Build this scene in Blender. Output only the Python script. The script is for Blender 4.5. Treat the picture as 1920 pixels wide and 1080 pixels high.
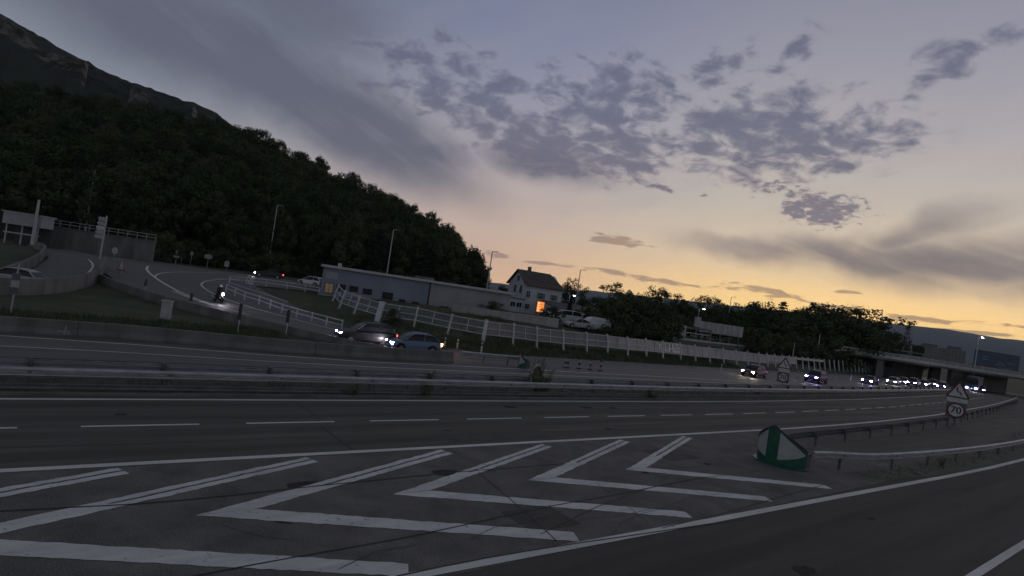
import bpy, math, random
from mathutils import Vector, Matrix, noise as mnoise
rad = math.radians
SC = bpy.context.scene
for o in list(bpy.data.objects): bpy.data.objects.remove(o, do_unlink=True)
COL = SC.collection

# ------------------------------------------------------------------ camera
FPX, CAMH, ROLL, V0 = 1100.0, 5.45, rad(8.5), 12.0       # focal length and horizon in photo pixels (1920 wide)
cd = bpy.data.cameras.new('camera'); cam = bpy.data.objects.new('camera', cd); COL.objects.link(cam)
cd.sensor_width = 36; cd.lens = 36 * FPX / 1920; cd.clip_start = 0.1; cd.clip_end = 20000
cam.matrix_world = Matrix.Translation((0, 0, CAMH)) @ Matrix.Rotation(math.pi / 2 + math.atan(V0 / FPX), 4, 'X') @ Matrix.Rotation(ROLL, 4, 'Z')
SC.camera = cam
SC.view_settings.view_transform = 'Standard'; SC.view_settings.look = 'None'
SC.view_settings.exposure = 0.0; SC.view_settings.gamma = 1.0; SC.view_settings.use_curve_mapping = False
SC.cycles.use_denoising = True
SC.cycles.max_bounces = 5; SC.cycles.diffuse_bounces = 2; SC.cycles.glossy_bounces = 2
SC.cycles.transmission_bounces = 6; SC.cycles.transparent_max_bounces = 16; SC.cycles.volume_bounces = 0
SC.cycles.caustics_reflective = False; SC.cycles.caustics_refractive = False
SC.cycles.sample_clamp_indirect = 3.0
HAZE = 0.00005
SC.cycles.use_adaptive_sampling = True; SC.cycles.adaptive_threshold = 0.03

def lin(r, g, b):
    f = lambda v: (v / 255 / 12.92) if v <= 10 else ((v / 255 + 0.055) / 1.055) ** 2.4
    return (f(r), f(g), f(b), 1.0)

# ------------------------------------------------------------------ pixel <-> world
def uvpx(x, y):
    a, b = x - 960, y - 540
    return a * math.cos(ROLL) + b * math.sin(ROLL), -a * math.sin(ROLL) + b * math.cos(ROLL) - V0
def azel(px, py):
    u, d = uvpx(px, py)
    return math.atan2(u, FPX), math.atan2(-d, math.hypot(FPX, u))

# ------------------------------------------------------------------ world: dusk sky with clouds
SUN_AZ, SUN_EL = rad(33), rad(1.0)
W = bpy.data.worlds.new('World'); SC.world = W; W.use_nodes = True
NT = W.node_tree; NT.nodes.clear()
def nd(t): return NT.nodes.new(t)
def put(sock, v):
    if hasattr(v, 'is_linked') or isinstance(v, bpy.types.NodeSocket): NT.links.new(v, sock)
    else: sock.default_value = v
def M(op, a, b=None, c=None):
    n = nd('ShaderNodeMath'); n.operation = op; put(n.inputs[0], a)
    if b is not None: put(n.inputs[1], b)
    if c is not None: put(n.inputs[2], c)
    return n.outputs[0]
def ss_(x, lo, hi, a=0.0, b=1.0):
    n = nd('ShaderNodeMapRange'); n.interpolation_type = 'SMOOTHSTEP'; n.clamp = True
    put(n.inputs[0], x); n.inputs[1].default_value = lo; n.inputs[2].default_value = hi
    n.inputs[3].default_value = a; n.inputs[4].default_value = b
    return n.outputs[0]
def mixc(f, a, b, mode='MIX'):
    n = nd('ShaderNodeMix'); n.data_type = 'RGBA'; n.blend_type = mode; n.clamp_factor = True
    put(n.inputs[0], f); put(n.inputs[6], a); put(n.inputs[7], b)
    return n.outputs[2]
def comb(x, y, z=0.0):
    n = nd('ShaderNodeCombineXYZ'); put(n.inputs[0], x); put(n.inputs[1], y); put(n.inputs[2], z)
    return n.outputs[0]
def nz(vec, scale, detail=4.0, rough=0.55, dist=0.0):
    n = nd('ShaderNodeTexNoise'); put(n.inputs['Vector'], vec); n.inputs['Scale'].default_value = scale
    n.inputs['Detail'].default_value = detail; n.inputs['Roughness'].default_value = rough; n.inputs['Distortion'].default_value = dist
    return n.outputs[0]
def ramp(f, stops):
    n = nd('ShaderNodeValToRGB'); put(n.inputs[0], f); e = n.color_ramp.elements
    while len(e) > 1: e.remove(e[-1])
    e[0].position, e[0].color = stops[0]
    for p, c in stops[1:]: k = e.new(p); k.color = c
    return n.outputs[0]
tc = nd('ShaderNodeTexCoord'); sp = nd('ShaderNodeSeparateXYZ'); NT.links.new(tc.outputs['Generated'], sp.inputs[0])
X_, Y_, Z_ = sp.outputs
AZ = M('ARCTAN2', X_, Y_); EL = M('ARCSINE', Z_)
deg = M('MULTIPLY', EL, 180 / math.pi / 60)          # 0..1 over 0..60 degrees
near_sun = ramp(deg, [(0, lin(240, 186, 118)), (1.5 / 60, lin(255, 216, 138)), (3.2 / 60, lin(252, 212, 144)), (5.5 / 60, lin(222, 196, 156)), (8 / 60, lin(206, 190, 168)),
                      (12 / 60, lin(188, 179, 170)), (17 / 60, lin(172, 167, 170)), (23 / 60, lin(151, 150, 163)), (30 / 60, lin(130, 132, 150)), (1, lin(93, 94, 99))])
mid = ramp(deg, [(0, lin(208, 169, 138)), (3 / 60, lin(204, 171, 148)), (6 / 60, lin(194, 171, 158)), (9 / 60, lin(184, 168, 162)), (13 / 60, lin(166, 159, 166)),
                 (18 / 60, lin(145, 146, 164)), (24 / 60, lin(124, 130, 157)), (30 / 60, lin(110, 118, 145)), (1, lin(91, 92, 97))])
away = ramp(deg, [(0, lin(150, 144, 148)), (8 / 60, lin(140, 140, 150)), (13 / 60, lin(124, 131, 145)), (19 / 60, lin(106, 116, 131)),
                  (28 / 60, lin(93, 99, 110)), (1, lin(84, 85, 88))])
dsun = M('ABSOLUTE', M('SUBTRACT', AZ, SUN_AZ))
base = mixc(ss_(dsun, 0.52, 1.25), mixc(ss_(dsun, 0.12, 0.66), near_sun, mid), away)
sky = nd('ShaderNodeTexSky'); sky.sky_type = 'NISHITA'; sky.sun_disc = False
sky.sun_elevation = SUN_EL; sky.sun_rotation = SUN_AZ; sky.air_density = 1.2; sky.dust_density = 2.0
skyd = mixc(1.0, sky.outputs[0], (0.05, 0.05, 0.05, 1), 'MULTIPLY')
base = mixc(0.08, base, skyd)
base = mixc(1.0, base, (1.13, 1.13, 1.12, 1), 'MULTIPLY')
# cloud plane coordinates: cells get smaller towards the horizon
dz = M('ADD', Z_, 0.30)
Q = comb(M('DIVIDE', X_, dz), M('DIVIDE', Y_, dz))
QL = comb(M('DIVIDE', X_, M('ADD', Z_, 0.10)), M('DIVIDE', Y_, M('ADD', Z_, 0.10)))
AE = comb(AZ, EL)
wa = M('MULTIPLY', M('SUBTRACT', nz(AE, 7, 3), 0.5), 0.09); we = M('MULTIPLY', M('SUBTRACT', nz(comb(EL, AZ, 3.7), 9, 3), 0.5), 0.055)
AZw, ELw = M('ADD', AZ, wa), M('ADD', EL, we)
AEw, AE0 = comb(AZw, ELw), AE
def blob(px, py, rx, ry, ang, lo=0.45, hi=1.1, warp=True):
    a0, e0 = azel(px, py); ph = rad(ang) - ROLL; sc = 1 / FPX * math.cos(a0)
    n = nd('ShaderNodeMapping'); n.vector_type = 'TEXTURE'; NT.links.new(AEw if warp else AE0, n.inputs[0])
    n.inputs['Location'].default_value = (a0, e0, 0); n.inputs['Rotation'].default_value = (0, 0, -ph); n.inputs['Scale'].default_value = (rx * sc / math.cos(e0), ry * sc, 1)
    l = nd('ShaderNodeVectorMath'); l.operation = 'LENGTH'; NT.links.new(n.outputs[0], l.inputs[0])
    return ss_(l.outputs['Value'], lo, hi, 1.0, 0.0)
def mx(*a):
    r = a[0]
    for b in a[1:]: r = M('MAXIMUM', r, b)
    return r
def tilt(rot, sx, sy, z=0.0):            # azimuth / elevation turned and stretched: streaks
    ph = rad(rot)
    p = M('SUBTRACT', M('MULTIPLY', AZ, math.cos(ph)), M('MULTIPLY', EL, math.sin(ph)))
    q = M('ADD', M('MULTIPLY', AZ, math.sin(ph)), M('MULTIPLY', EL, math.cos(ph)))
    return comb(M('MULTIPLY', p, sx), M('MULTIPLY', q, sy), z)
col = base
# thin veil, streaked
veil = M('MULTIPLY', ss_(nz(tilt(-22, 2.2, 9, 5.0), 1.6, 5, 0.6), 0.42, 0.72), ss_(EL, 0.05, 0.16))
col = mixc(M('MULTIPLY', veil, 0.20), col, lin(150, 148, 158))
# broad dark bank, upper left
bankA = mx(blob(600, 190, 410, 100, 27, 0.4, 1.1), blob(350, 70, 420, 112, 18, 0.25, 1.15), blob(800, 285, 120, 44, 18, 0.2, 1.15), blob(1010, 305, 150, 44, 13, 0.1, 1.2), M('MULTIPLY', blob(560, 20, 200, 90, 10, 0.2, 1.2), 0.7))
stA = nz(tilt(22, 2.6, 13.0, 1.0), 2.4, 5, 0.6)
bankA = M('MULTIPLY', bankA, ss_(stA, 0.28, 0.56, 0.70, 1.0))
col = mixc(M('MULTIPLY', bankA, 0.86), col, lin(92, 95, 112))
# altocumulus field
cells = M('MULTIPLY_ADD', nz(Q, 12.5, 5, 0.62, 0.3), 1.45, -0.225)
cells2 = nz(Q, 4.2, 2, 0.5)
fld = M('ADD', M('MULTIPLY', cells, 0.74), M('MULTIPLY', cells2, 0.26))
maskB = mx(M('MULTIPLY', blob(1420, 250, 310, 110, 6, 0.15, 1.15), 1.0), M('MULTIPLY', blob(1160, 205, 250, 130, 14, 0.15, 1.1), 0.92),
           M('MULTIPLY', blob(860, 170, 280, 120, 16, 0.15, 1.1), 0.80), M('MULTIPLY', blob(1080, 275, 310, 80, 9, 0.2, 1.1), 1.0),
           M('MULTIPLY', blob(1790, 110, 130, 50, -12, 0.1, 1.2), 0.72), M('MULTIPLY', blob(1495, 95, 70, 34, -20, 0.1, 1.2), 0.8),
           M('MULTIPLY', blob(1560, 285, 170, 55, -6, 0.1, 1.2), 0.98), M('MULTIPLY', blob(1350, 130, 90, 50, -20, 0.1, 1.2), 0.8))
bB = M('ADD', fld, M('MULTIPLY', maskB, 0.32))
dB = M('MULTIPLY', ss_(bB, 0.56, 0.86), ss_(maskB, 0.0, 0.3))
edge = M('MULTIPLY', ss_(bB, 0.58, 0.65), M('SUBTRACT', 1.0, dB))
ccol = mixc(ss_(EL, 0.16, 0.34), lin(116, 111, 124), lin(103, 106, 127))
col = mixc(M('MULTIPLY', M('MULTIPLY', edge, ss_(maskB, 0.1, 0.5)), 0.10), col, lin(205, 194, 192))
ccol = mixc(ss_(cells, 0.5, 0.85, 0.0, 0.35), ccol, lin(90, 92, 112))
col = mixc(M('MULTIPLY', dB, 0.88), col, ccol)
# rippled patch below the field
rip = nz(comb(M('MULTIPLY', AZ, 30), M('MULTIPLY', EL, 60)), 2.2, 4, 0.6, 0.25)
maskR = mx(blob(1535, 388, 108, 46, 10, 0.3, 1.15), M('MULTIPLY', blob(1240, 352, 50, 11, 18, 0.2, 1.1), 1.0), M('MULTIPLY', blob(1335, 368, 26, 8, -4, 0.2, 1.1), 0.8),
           M('MULTIPLY', blob(1440, 350, 60, 20, 6, 0.2, 1.1), 0.7))
dR = ss_(M('ADD', rip, M('MULTIPLY', maskR, 0.38)), 0.66, 0.88)
col = mixc(M('MULTIPLY', M('MULTIPLY', dR, ss_(maskR, 0.0, 0.25)), 0.85), col, lin(112, 107, 122))
# soft dark band above the sunset
bandC = mx(blob(1900, 492, 330, 76, 3, 0.3, 1.2), blob(1640, 486, 340, 50, 9, 0.2, 1.15), blob(1420, 468, 200, 34, 10, 0.1, 1.2),
           M('MULTIPLY', blob(2000, 560, 200, 34, 8, 0.1, 1.2), 0.8), blob(2300, 540, 420, 100, 8, 0.2, 1.2), M('MULTIPLY', blob(1700, 440, 160, 40, -18, 0.1, 1.2), 0.8))
stC = nz(tilt(14, 2.0, 13, 7.0), 2.0, 4, 0.55)
col = mixc(M('MULTIPLY', M('MULTIPLY', bandC, ss_(stC, 0.25, 0.60, 0.55, 1.0)), 0.92), col, mixc(ss_(dsun, 0.0, 0.4), lin(116, 109, 113), lin(148, 135, 134)))
# flat little clouds close to the horizon
stD = M('MULTIPLY_ADD', nz(comb(M('MULTIPLY', AZ, 15.0), M('MULTIPLY', EL, 75)), 1.5, 5, 0.62, 0.35), 1.6, -0.30)
maskD = mx(M('MULTIPLY', blob(1155, 453, 75, 16, 12, 0.2, 1.1), 1.0), blob(925, 476, 38, 10, 8, 0.3, 1.1, False), blob(1030, 495, 70, 6, 6, 0.3, 1.1, False),
           blob(1185, 518, 110, 8, 11, 0.3, 1.15, False), blob(1270, 532, 50, 7, 11, 0.3, 1.15, False), blob(1430, 548, 115, 15, 11, 0.2, 1.1, False),
           blob(1590, 548, 36, 6, 6, 0.3, 1.1, False), blob(1712, 598, 95, 11, 7, 0.3, 1.1, False), blob(1850, 606, 80, 6, 8, 0.3, 1.1, False),
           blob(1840, 624, 80, 5, 6, 0.3, 1.1, False), blob(2060, 620, 120, 10, 8, 0.3, 1.1, False), blob(1560, 575, 60, 6, 10, 0.3, 1.1, False))
dD = M('MULTIPLY', ss_(M('ADD', stD, M('MULTIPLY', maskD, 0.42)), 0.66, 0.92), ss_(maskD, 0.0, 0.2))
wisp = M('MULTIPLY', M('MULTIPLY', ss_(stD, 0.70, 0.90), ss_(EL, 0.015, 0.03)), ss_(EL, 0.09, 0.05))
dD = mx(dD, M('MULTIPLY', wisp, 0.55))
col = mixc(M('MULTIPLY', dD, 0.8), col, mixc(ss_(dsun, 0.1, 0.7), lin(160, 134, 108), lin(150, 126, 122)))
col = mixc(ss_(EL, 0.0, -0.05), col, lin(40, 40, 42))
glow = M('MULTIPLY_ADD', M('EXPONENT', M('MULTIPLY', M('MAXIMUM', EL, 0.0), -12.0)), 0.42, 1.02)      # light lost in the valley haze
col = mixc(1.0, col, comb(glow, glow, glow), 'MULTIPLY')
bg = nd('ShaderNodeBackground'); NT.links.new(col, bg.inputs[0]); bg.inputs[1].default_value = 1.0
wo = nd('ShaderNodeOutputWorld'); NT.links.new(bg.outputs[0], wo.inputs[0])
W.cycles.sampling_method = 'MANUAL'; W.cycles.sample_map_resolution = 1024
# the sun has just set: only a broad, very weak afterglow is left of it
sl = bpy.data.lights.new('sun', 'SUN'); sl.energy = 0.05; sl.angle = rad(20); sl.color = (1.0, 0.78, 0.5)
so = bpy.data.objects.new('sun', sl); COL.objects.link(so)
so.matrix_world = Vector((math.sin(SUN_AZ), math.cos(SUN_AZ), math.tan(rad(4)))).to_track_quat('Z', 'Y').to_matrix().to_4x4()

# ------------------------------------------------------------------ terrain, road coordinates
RA = rad(38.3); RC, RS = math.cos(RA), math.sin(RA)
def sst(a, b, x):
    v = min(1, max(0, (x - a) / (b - a))); return v * v * (3 - 2 * v)
def itp(tab, x):
    if x <= tab[0][0]: return tab[0][1]
    for (a, va), (b, vb) in zip(tab, tab[1:]):
        if x <= b: return va + (vb - va) * (x - a) / (b - a)
    return tab[-1][1]
DR = [(35, 0), (43, .2), (51, .6), (60, 1.3), (70, 2.2), (90, 4.6), (110, 7), (131, 9.8), (168, 15), (220, 23), (420, 58)]
def rz(s):
    a = s - 45
    return 0.0 if a <= 0 else -3.2 * (1 - math.exp(-0.00406 * a * a / (a + 25)))
def st(x, y):
    s = x * RC + y * RS
    return s, -x * RS + y * RC - itp(DR, s)
def hz(x, y):
    s, t = st(x, y); w = sst(20, 38, s)
    l = 2.1 * sst(50, 88, t); r = .55 * sst(41.6, 45.2, t) + 1.85 * sst(47.5, 62, t)
    return rz(s) + l * (1 - w) + r * w
def RP(s, t, h=0.0):                        # road coordinates -> world
    t += itp(DR, s); x, y = s * RC - t * RS, s * RS + t * RC
    return Vector((x, y, hz(x, y) + h))
def Gz(px, py, z):
    u, d = uvpx(px, py); Y = (CAMH - z) * FPX / d
    return Vector((u * Y / FPX, Y, z))
def G(px, py, h=0.0):                       # pixel of something standing on the ground
    z = 0.0
    for i in range(60):
        p = Gz(px, py, z + h); z = z * .6 + .4 * hz(p.x, p.y)
    return Vector((p.x, p.y, z + h))
def D(px, py, Y):                           # pixel at a known depth
    u, d = uvpx(px, py)
    return Vector((u * Y / FPX, Y, CAMH - d * Y / FPX))
def DG(px, Y, py=None):                     # ground point under a pixel column at a known depth
    py = 600 if py is None else py
    for i in range(20):
        p = D(px, py, Y); z = hz(p.x, p.y); py += (p.z - z) * FPX / Y
    p = D(px, py, Y); p.z = hz(p.x, p.y); return p
def onwall(px, py, A, B):                   # pixel on a vertical wall A-B: distance along it, height
    u, d = uvpx(px, py); k = u / FPX
    dx, dy = B.x - A.x, B.y - A.y
    f = (k * A.y - A.x) / (dx - k * dy); Y = A.y + f * dy
    return f * math.hypot(dx, dy), CAMH - d * Y / FPX
SDIR = Vector((RC, RS, 0)); TDIR = Vector((-RS, RC, 0))

# ------------------------------------------------------------------ materials
MATS = {}
def mat(name, c1, c2=None, scale=4.0, rough=0.7, metal=0.0, bump=0.0, bscale=None, stretch=None, rot=0.0, emit=None, estr=0.0, trans=0.0, alpha=1.0, contrast=(0.35, 0.65), spec=0.5, coat=0.0, fine=0.0):
    m = bpy.data.materials.new(name); m.use_nodes = True; nt = m.node_tree; b = nt.nodes['Principled BSDF']
    b.inputs['Roughness'].default_value = rough; b.inputs['Metallic'].default_value = metal
    b.inputs['Specular IOR Level'].default_value = spec; b.inputs['Coat Weight'].default_value = coat
    b.inputs['Base Color'].default_value = (*c1, 1)
    if c2 is not None or bump:
        g = nt.nodes.new('ShaderNodeNewGeometry'); mp = nt.nodes.new('ShaderNodeMapping'); nt.links.new(g.outputs['Position'], mp.inputs[0])
        mp.inputs['Rotation'].default_value = (0, 0, -rot)
        if rot: mp.vector_type = 'POINT'
        mp2 = nt.nodes.new('ShaderNodeMapping'); nt.links.new(mp.outputs[0], mp2.inputs[0])
        if stretch: mp2.inputs['Scale'].default_value = stretch
        n = nt.nodes.new('ShaderNodeTexNoise'); nt.links.new(mp2.outputs[0], n.inputs['Vector']); n.inputs['Scale'].default_value = scale
        n.inputs['Detail'].default_value = 6; n.inputs['Roughness'].default_value = 0.62
        if c2 is not None:
            mr = nt.nodes.new('ShaderNodeMapRange'); nt.links.new(n.outputs[0], mr.inputs[0]); mr.inputs[1].default_value, mr.inputs[2].default_value = contrast
            mc = nt.nodes.new('ShaderNodeMix'); mc.data_type = 'RGBA'; nt.links.new(mr.outputs[0], mc.inputs[0])
            mc.inputs[6].default_value = (*c1, 1); mc.inputs[7].default_value = (*c2, 1)
            out = mc.outputs[2]
            if fine:
                nf = nt.nodes.new('ShaderNodeTexNoise'); nt.links.new(g.outputs['Position'], nf.inputs['Vector']); nf.inputs['Scale'].default_value = 38; nf.inputs['Detail'].default_value = 3
                rf = nt.nodes.new('ShaderNodeMapRange'); nt.links.new(nf.outputs[0], rf.inputs[0]); rf.inputs[1].default_value = .3; rf.inputs[2].default_value = .7
                rf.inputs[3].default_value = 1 - fine; rf.inputs[4].default_value = 1 + fine
                mm = nt.nodes.new('ShaderNodeMix'); mm.data_type = 'RGBA'; mm.blend_type = 'MULTIPLY'; mm.inputs[0].default_value = 1
                nt.links.new(out, mm.inputs[6]); nt.links.new(rf.outputs[0], mm.inputs[7]); out = mm.outputs[2]
            nt.links.new(out, b.inputs['Base Color'])
        if bump:
            nb = nt.nodes.new('ShaderNodeTexNoise'); nt.links.new(g.outputs['Position'], nb.inputs['Vector']); nb.inputs['Scale'].default_value = bscale or scale * 6
            nb.inputs['Detail'].default_value = 4
            bp = nt.nodes.new('ShaderNodeBump'); bp.inputs['Strength'].default_value = bump; bp.inputs['Distance'].default_value = 0.02
            nt.links.new(nb.outputs[0], bp.inputs['Height']); nt.links.new(bp.outputs[0], b.inputs['Normal'])
    if emit: b.inputs['Emission Color'].default_value = (*emit, 1); b.inputs['Emission Strength'].default_value = estr
    if trans: b.inputs['Transmission Weight'].default_value = trans
    if alpha < 1: b.inputs['Alpha'].default_value = alpha
    MATS[name] = m; return m
def paintmat(name, c, chips, streak, asphalt=(.10, .10, .10)):
    """road paint: chipped where the asphalt shows, dulled in streaks along the traffic"""
    m = bpy.data.materials.new(name); m.use_nodes = True; nt = m.node_tree; b = nt.nodes['Principled BSDF']; b.inputs['Roughness'].default_value = .7; MATS[name] = m
    g = nt.nodes.new('ShaderNodeNewGeometry')
    def noise(scale, stretch=None, detail=5):
        src = g.outputs['Position']
        if stretch:
            mp = nt.nodes.new('ShaderNodeMapping'); nt.links.new(src, mp.inputs[0]); mp.inputs['Rotation'].default_value = (0, 0, -RA); src = mp.outputs[0]
            m2 = nt.nodes.new('ShaderNodeMapping'); nt.links.new(src, m2.inputs[0]); m2.inputs['Scale'].default_value = stretch; src = m2.outputs[0]
        n = nt.nodes.new('ShaderNodeTexNoise'); nt.links.new(src, n.inputs['Vector']); n.inputs['Scale'].default_value = scale; n.inputs['Detail'].default_value = detail; n.inputs['Roughness'].default_value = .7
        return n.outputs[0]
    def rng(x, lo, hi, o0=0.0, o1=1.0):
        r = nt.nodes.new('ShaderNodeMapRange'); nt.links.new(x, r.inputs[0]); r.inputs[1].default_value = lo; r.inputs[2].default_value = hi; r.inputs[3].default_value = o0; r.inputs[4].default_value = o1; return r.outputs[0]
    def mul(x, y):
        n = nt.nodes.new('ShaderNodeMath'); n.operation = 'MULTIPLY'; nt.links.new(x, n.inputs[0]); nt.links.new(y, n.inputs[1]); return n.outputs[0]
    f = mul(rng(noise(5.5, None, 8), chips - .05, chips + .05), mul(rng(noise(1.0, (.35, 1.6, 1)), .32, .68, 1 - streak, 1.0), rng(noise(.35, None, 2), .3, .7, .86, 1.0)))
    k = nt.nodes.new('ShaderNodeMix'); k.data_type = 'RGBA'; nt.links.new(f, k.inputs[0]); k.inputs[6].default_value = (*asphalt, 1); k.inputs[7].default_value = (*c, 1); nt.links.new(k.outputs[2], b.inputs['Base Color'])
    return m
mat('asphalt', (.094, .091, .084), (.138, .133, .123), 0.55, .86, bump=.5, bscale=70, stretch=(.25, 3.2, 1), rot=RA, fine=.32, spec=.3)
mat('asphalt_gore', (.116, .113, .111), (.186, .181, .178), 0.8, .9, bump=.7, bscale=55, fine=.55, spec=.25)
mat('asphalt_ramp', (.070, .068, .063), (.098, .094, .088), 0.5, .85, bump=.4, bscale=80, stretch=(.3, 2.6, 1), rot=RA, fine=.2, spec=.3)
mat('asphalt_far', (.092, .088, .084), (.132, .126, .121), 0.4, .62, stretch=(.25, 3, 1), rot=RA, fine=.15, spec=.4)
mat('patch_dark', (.060, .059, .056), (.088, .086, .081), 1.2, .85, bump=.5, bscale=70, fine=.3)
mat('patch_light', (.120, .117, .110), (.165, .160, .150), 1.2, .9, bump=.5, bscale=70, fine=.3)
mat('stain', (.040, .039, .037), (.075, .072, .067), 9, .95, spec=.1)
mat('gravel', (.034, .038, .028), (.085, .085, .068), 1.2, .95, bump=.9, bscale=25, fine=.4)
mat('soil', (.06, .066, .05), (.14, .14, .115), 1.4, .95, bump=.9, bscale=20, fine=.4)
mat('grass_ground', (.030, .042, .018), (.066, .078, .036), .35, .95, bump=.8, bscale=9, fine=.4)
mat('grass_blade', (.035, .060, .020), (.085, .100, .045), .8, .8)
paintmat('paint', (.76, .76, .76), .34, .28); paintmat('paint_worn', (.78, .78, .79), .36, .40); paintmat('paint_ghost', (.30, .30, .31), .45, .6)
mat('tar', (.012, .012, .012), (.03, .03, .03), 5, .6)
mat('galv', (.34, .35, .37), (.50, .51, .53), 1.6, .48, metal=.55, stretch=(1, 1, 3))
mat('galv_dark', (.11, .115, .12), (.18, .18, .19), 2.0, .6, metal=.4)
mat('concrete', (.115, .115, .11), (.205, .20, .19), .7, .9, bump=.4, bscale=25, stretch=(1, 1, .4), fine=.15)
mat('concrete_dark', (.10, .105, .10), (.19, .19, .18), .6, .9, bump=.4, bscale=18, stretch=(1, 1, .3), fine=.2)
mat('conc_light', (.36, .355, .35), (.50, .49, .48), .8, .9, fine=.12)
mat('green_sign', (.006, .066, .042), (.012, .115, .070), 3, .38, spec=.5)
mat('sign_white', (.46, .47, .48), (.58, .58, .60), 3, .45)
mat('sign_dull', (.30, .325, .325), (.40, .425, .42), 2.5, .5)
mat('sign_grey', (.30, .31, .33), (.38, .39, .41), 2, .55)
mat('sign_red', (.075, .014, .013), (.11, .018, .016), 4, .4)
mat('sign_pink', (.34, .14, .15), rough=.5)
mat('sign_redlit', (.22, .02, .02), rough=.5)
mat('sign_black', (.008, .008, .009), rough=.5)
mat('sign_blue', (.010, .032, .075), (.015, .045, .095), .7, .45)
mat('sign_blue_text', (.12, .17, .25), rough=.5)
mat('white_steel', (.46, .47, .51), (.58, .59, .63), 1.5, .5)
mat('pole_steel', (.34, .35, .36), (.46, .47, .48), 1.5, .5, metal=.3)
mat('dark_steel', (.035, .036, .04), (.06, .06, .065), 3, .55, metal=.3)
mat('clad_blue', (.21, .24, .31), (.26, .29, .36), .5, .5, stretch=(1, 1, .2), metal=.1)
mat('clad_grey', (.29, .29, .31), (.36, .36, .37), .5, .55, stretch=(1, 1, .2), metal=.1)
mat('fascia', (.42, .42, .44), (.50, .50, .51), 1, .6)
mat('frame_white', (.55, .55, .57), rough=.5)
mat('glass_dark', (.012, .014, .018), rough=.22, spec=.30)
mat('glass_lit', (.2, .16, .1), emit=(1.0, .72, .42), estr=.05)
mat('render_white', (.46, .47, .51), (.54, .55, .59), .7, .85, fine=.06)
mat('roof_tile', (.055, .048, .048), (.10, .082, .078), .8, .8, fine=.25)
mat('shutter', (.10, .10, .115), (.14, .14, .15), 3, .6)
mat('led_orange', (.02, .01, .005), emit=(1.0, .25, .04), estr=.85)
mat('led_pale', (.02, .02, .01), emit=(1.0, .60, .26), estr=1.1)
mat('panel_clear', (.30, .32, .36), rough=.25, alpha=.16)
mat('panel_grey', (.30, .29, .285), (.42, .405, .39), .5, .6, stretch=(1, 1, .3), fine=.12)
mat('panel_dark', (.15, .15, .155), (.23, .225, .225), .5, .5, stretch=(1, 1, .3), fine=.12)
mat('graffiti', (.75, .75, .76), (.55, .55, .56), 2, .6)
mat('tyre', (.012, .012, .012), rough=.8); mat('rim', (.30, .31, .32), rough=.35, metal=.8)
mat('head_white', (.8, .8, .8), emit=(.95, .84, 1.0), estr=260); mat('head_blue', (.8, .8, .9), emit=(.58, .42, 1.0), estr=300)
mat('head_warm', (.8, .75, .6), emit=(1.0, .88, .66), estr=220); mat('tail_red', (.3, .01, .01), emit=(1, .10, .05), estr=6)
mat('tail_orange', (.5, .15, .02), emit=(1.0, .42, .10), estr=60); mat('lamp_off', (.5, .5, .52), rough=.2); mat('tail_off', (.2, .01, .01), rough=.25)
mat('street_white', (.9, .9, .9), emit=(1.0, .95, .96), estr=90); mat('street_small', (.9, .9, .9), emit=(1.0, .96, .92), estr=26)
for nme, c in dict(paint_black=(.010, .011, .012), paint_bluegrey=(.13, .19, .30), paint_dark=(.035, .030, .032), paint_violet_glare=(.055, .035, .22), paint_white=(.62, .63, .66), paint_maroon=(.07, .018, .022),  # the violet one has headlight glare put into the body colour
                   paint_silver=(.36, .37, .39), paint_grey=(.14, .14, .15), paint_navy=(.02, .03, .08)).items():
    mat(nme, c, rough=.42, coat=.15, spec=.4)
mat('plastic_black', (.012, .012, .013), rough=.6); mat('leather_black', (.012, .012, .013), rough=.5); mat('helmet', (.45, .46, .48), rough=.25); mat('jacket', (.03, .03, .034), (.06, .06, .06), 8, .7)
mat('bark', (.035, .028, .022), (.075, .062, .05), 3, .95, bump=.6, bscale=8, stretch=(1, 1, .3))
def leafmat(name, a, b, sc=.5):
    m = mat(name, a, b, sc, .75, spec=.25); p = m.node_tree.nodes['Principled BSDF']; p.inputs['Subsurface Weight'].default_value = 0
    return m
leafmat('leaf_dark', (.022, .038, .014), (.054, .078, .029), .12); leafmat('leaf_mid', (.034, .050, .019), (.068, .086, .036), .12); leafmat('leaf_olive', (.044, .053, .024), (.080, .088, .044), .12)
leafmat('leaf_conifer', (.018, .030, .020), (.036, .050, .034)); leafmat('leaf_weed', (.10, .115, .045), (.17, .175, .085))
mat('forest_floor', (.014, .020, .012), (.034, .044, .026), .2, .95, bump=1, bscale=2)
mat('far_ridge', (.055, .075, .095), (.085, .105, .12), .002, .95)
mat('tower_wall', (.17, .165, .17), (.22, .215, .215), .05, .9)
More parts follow.
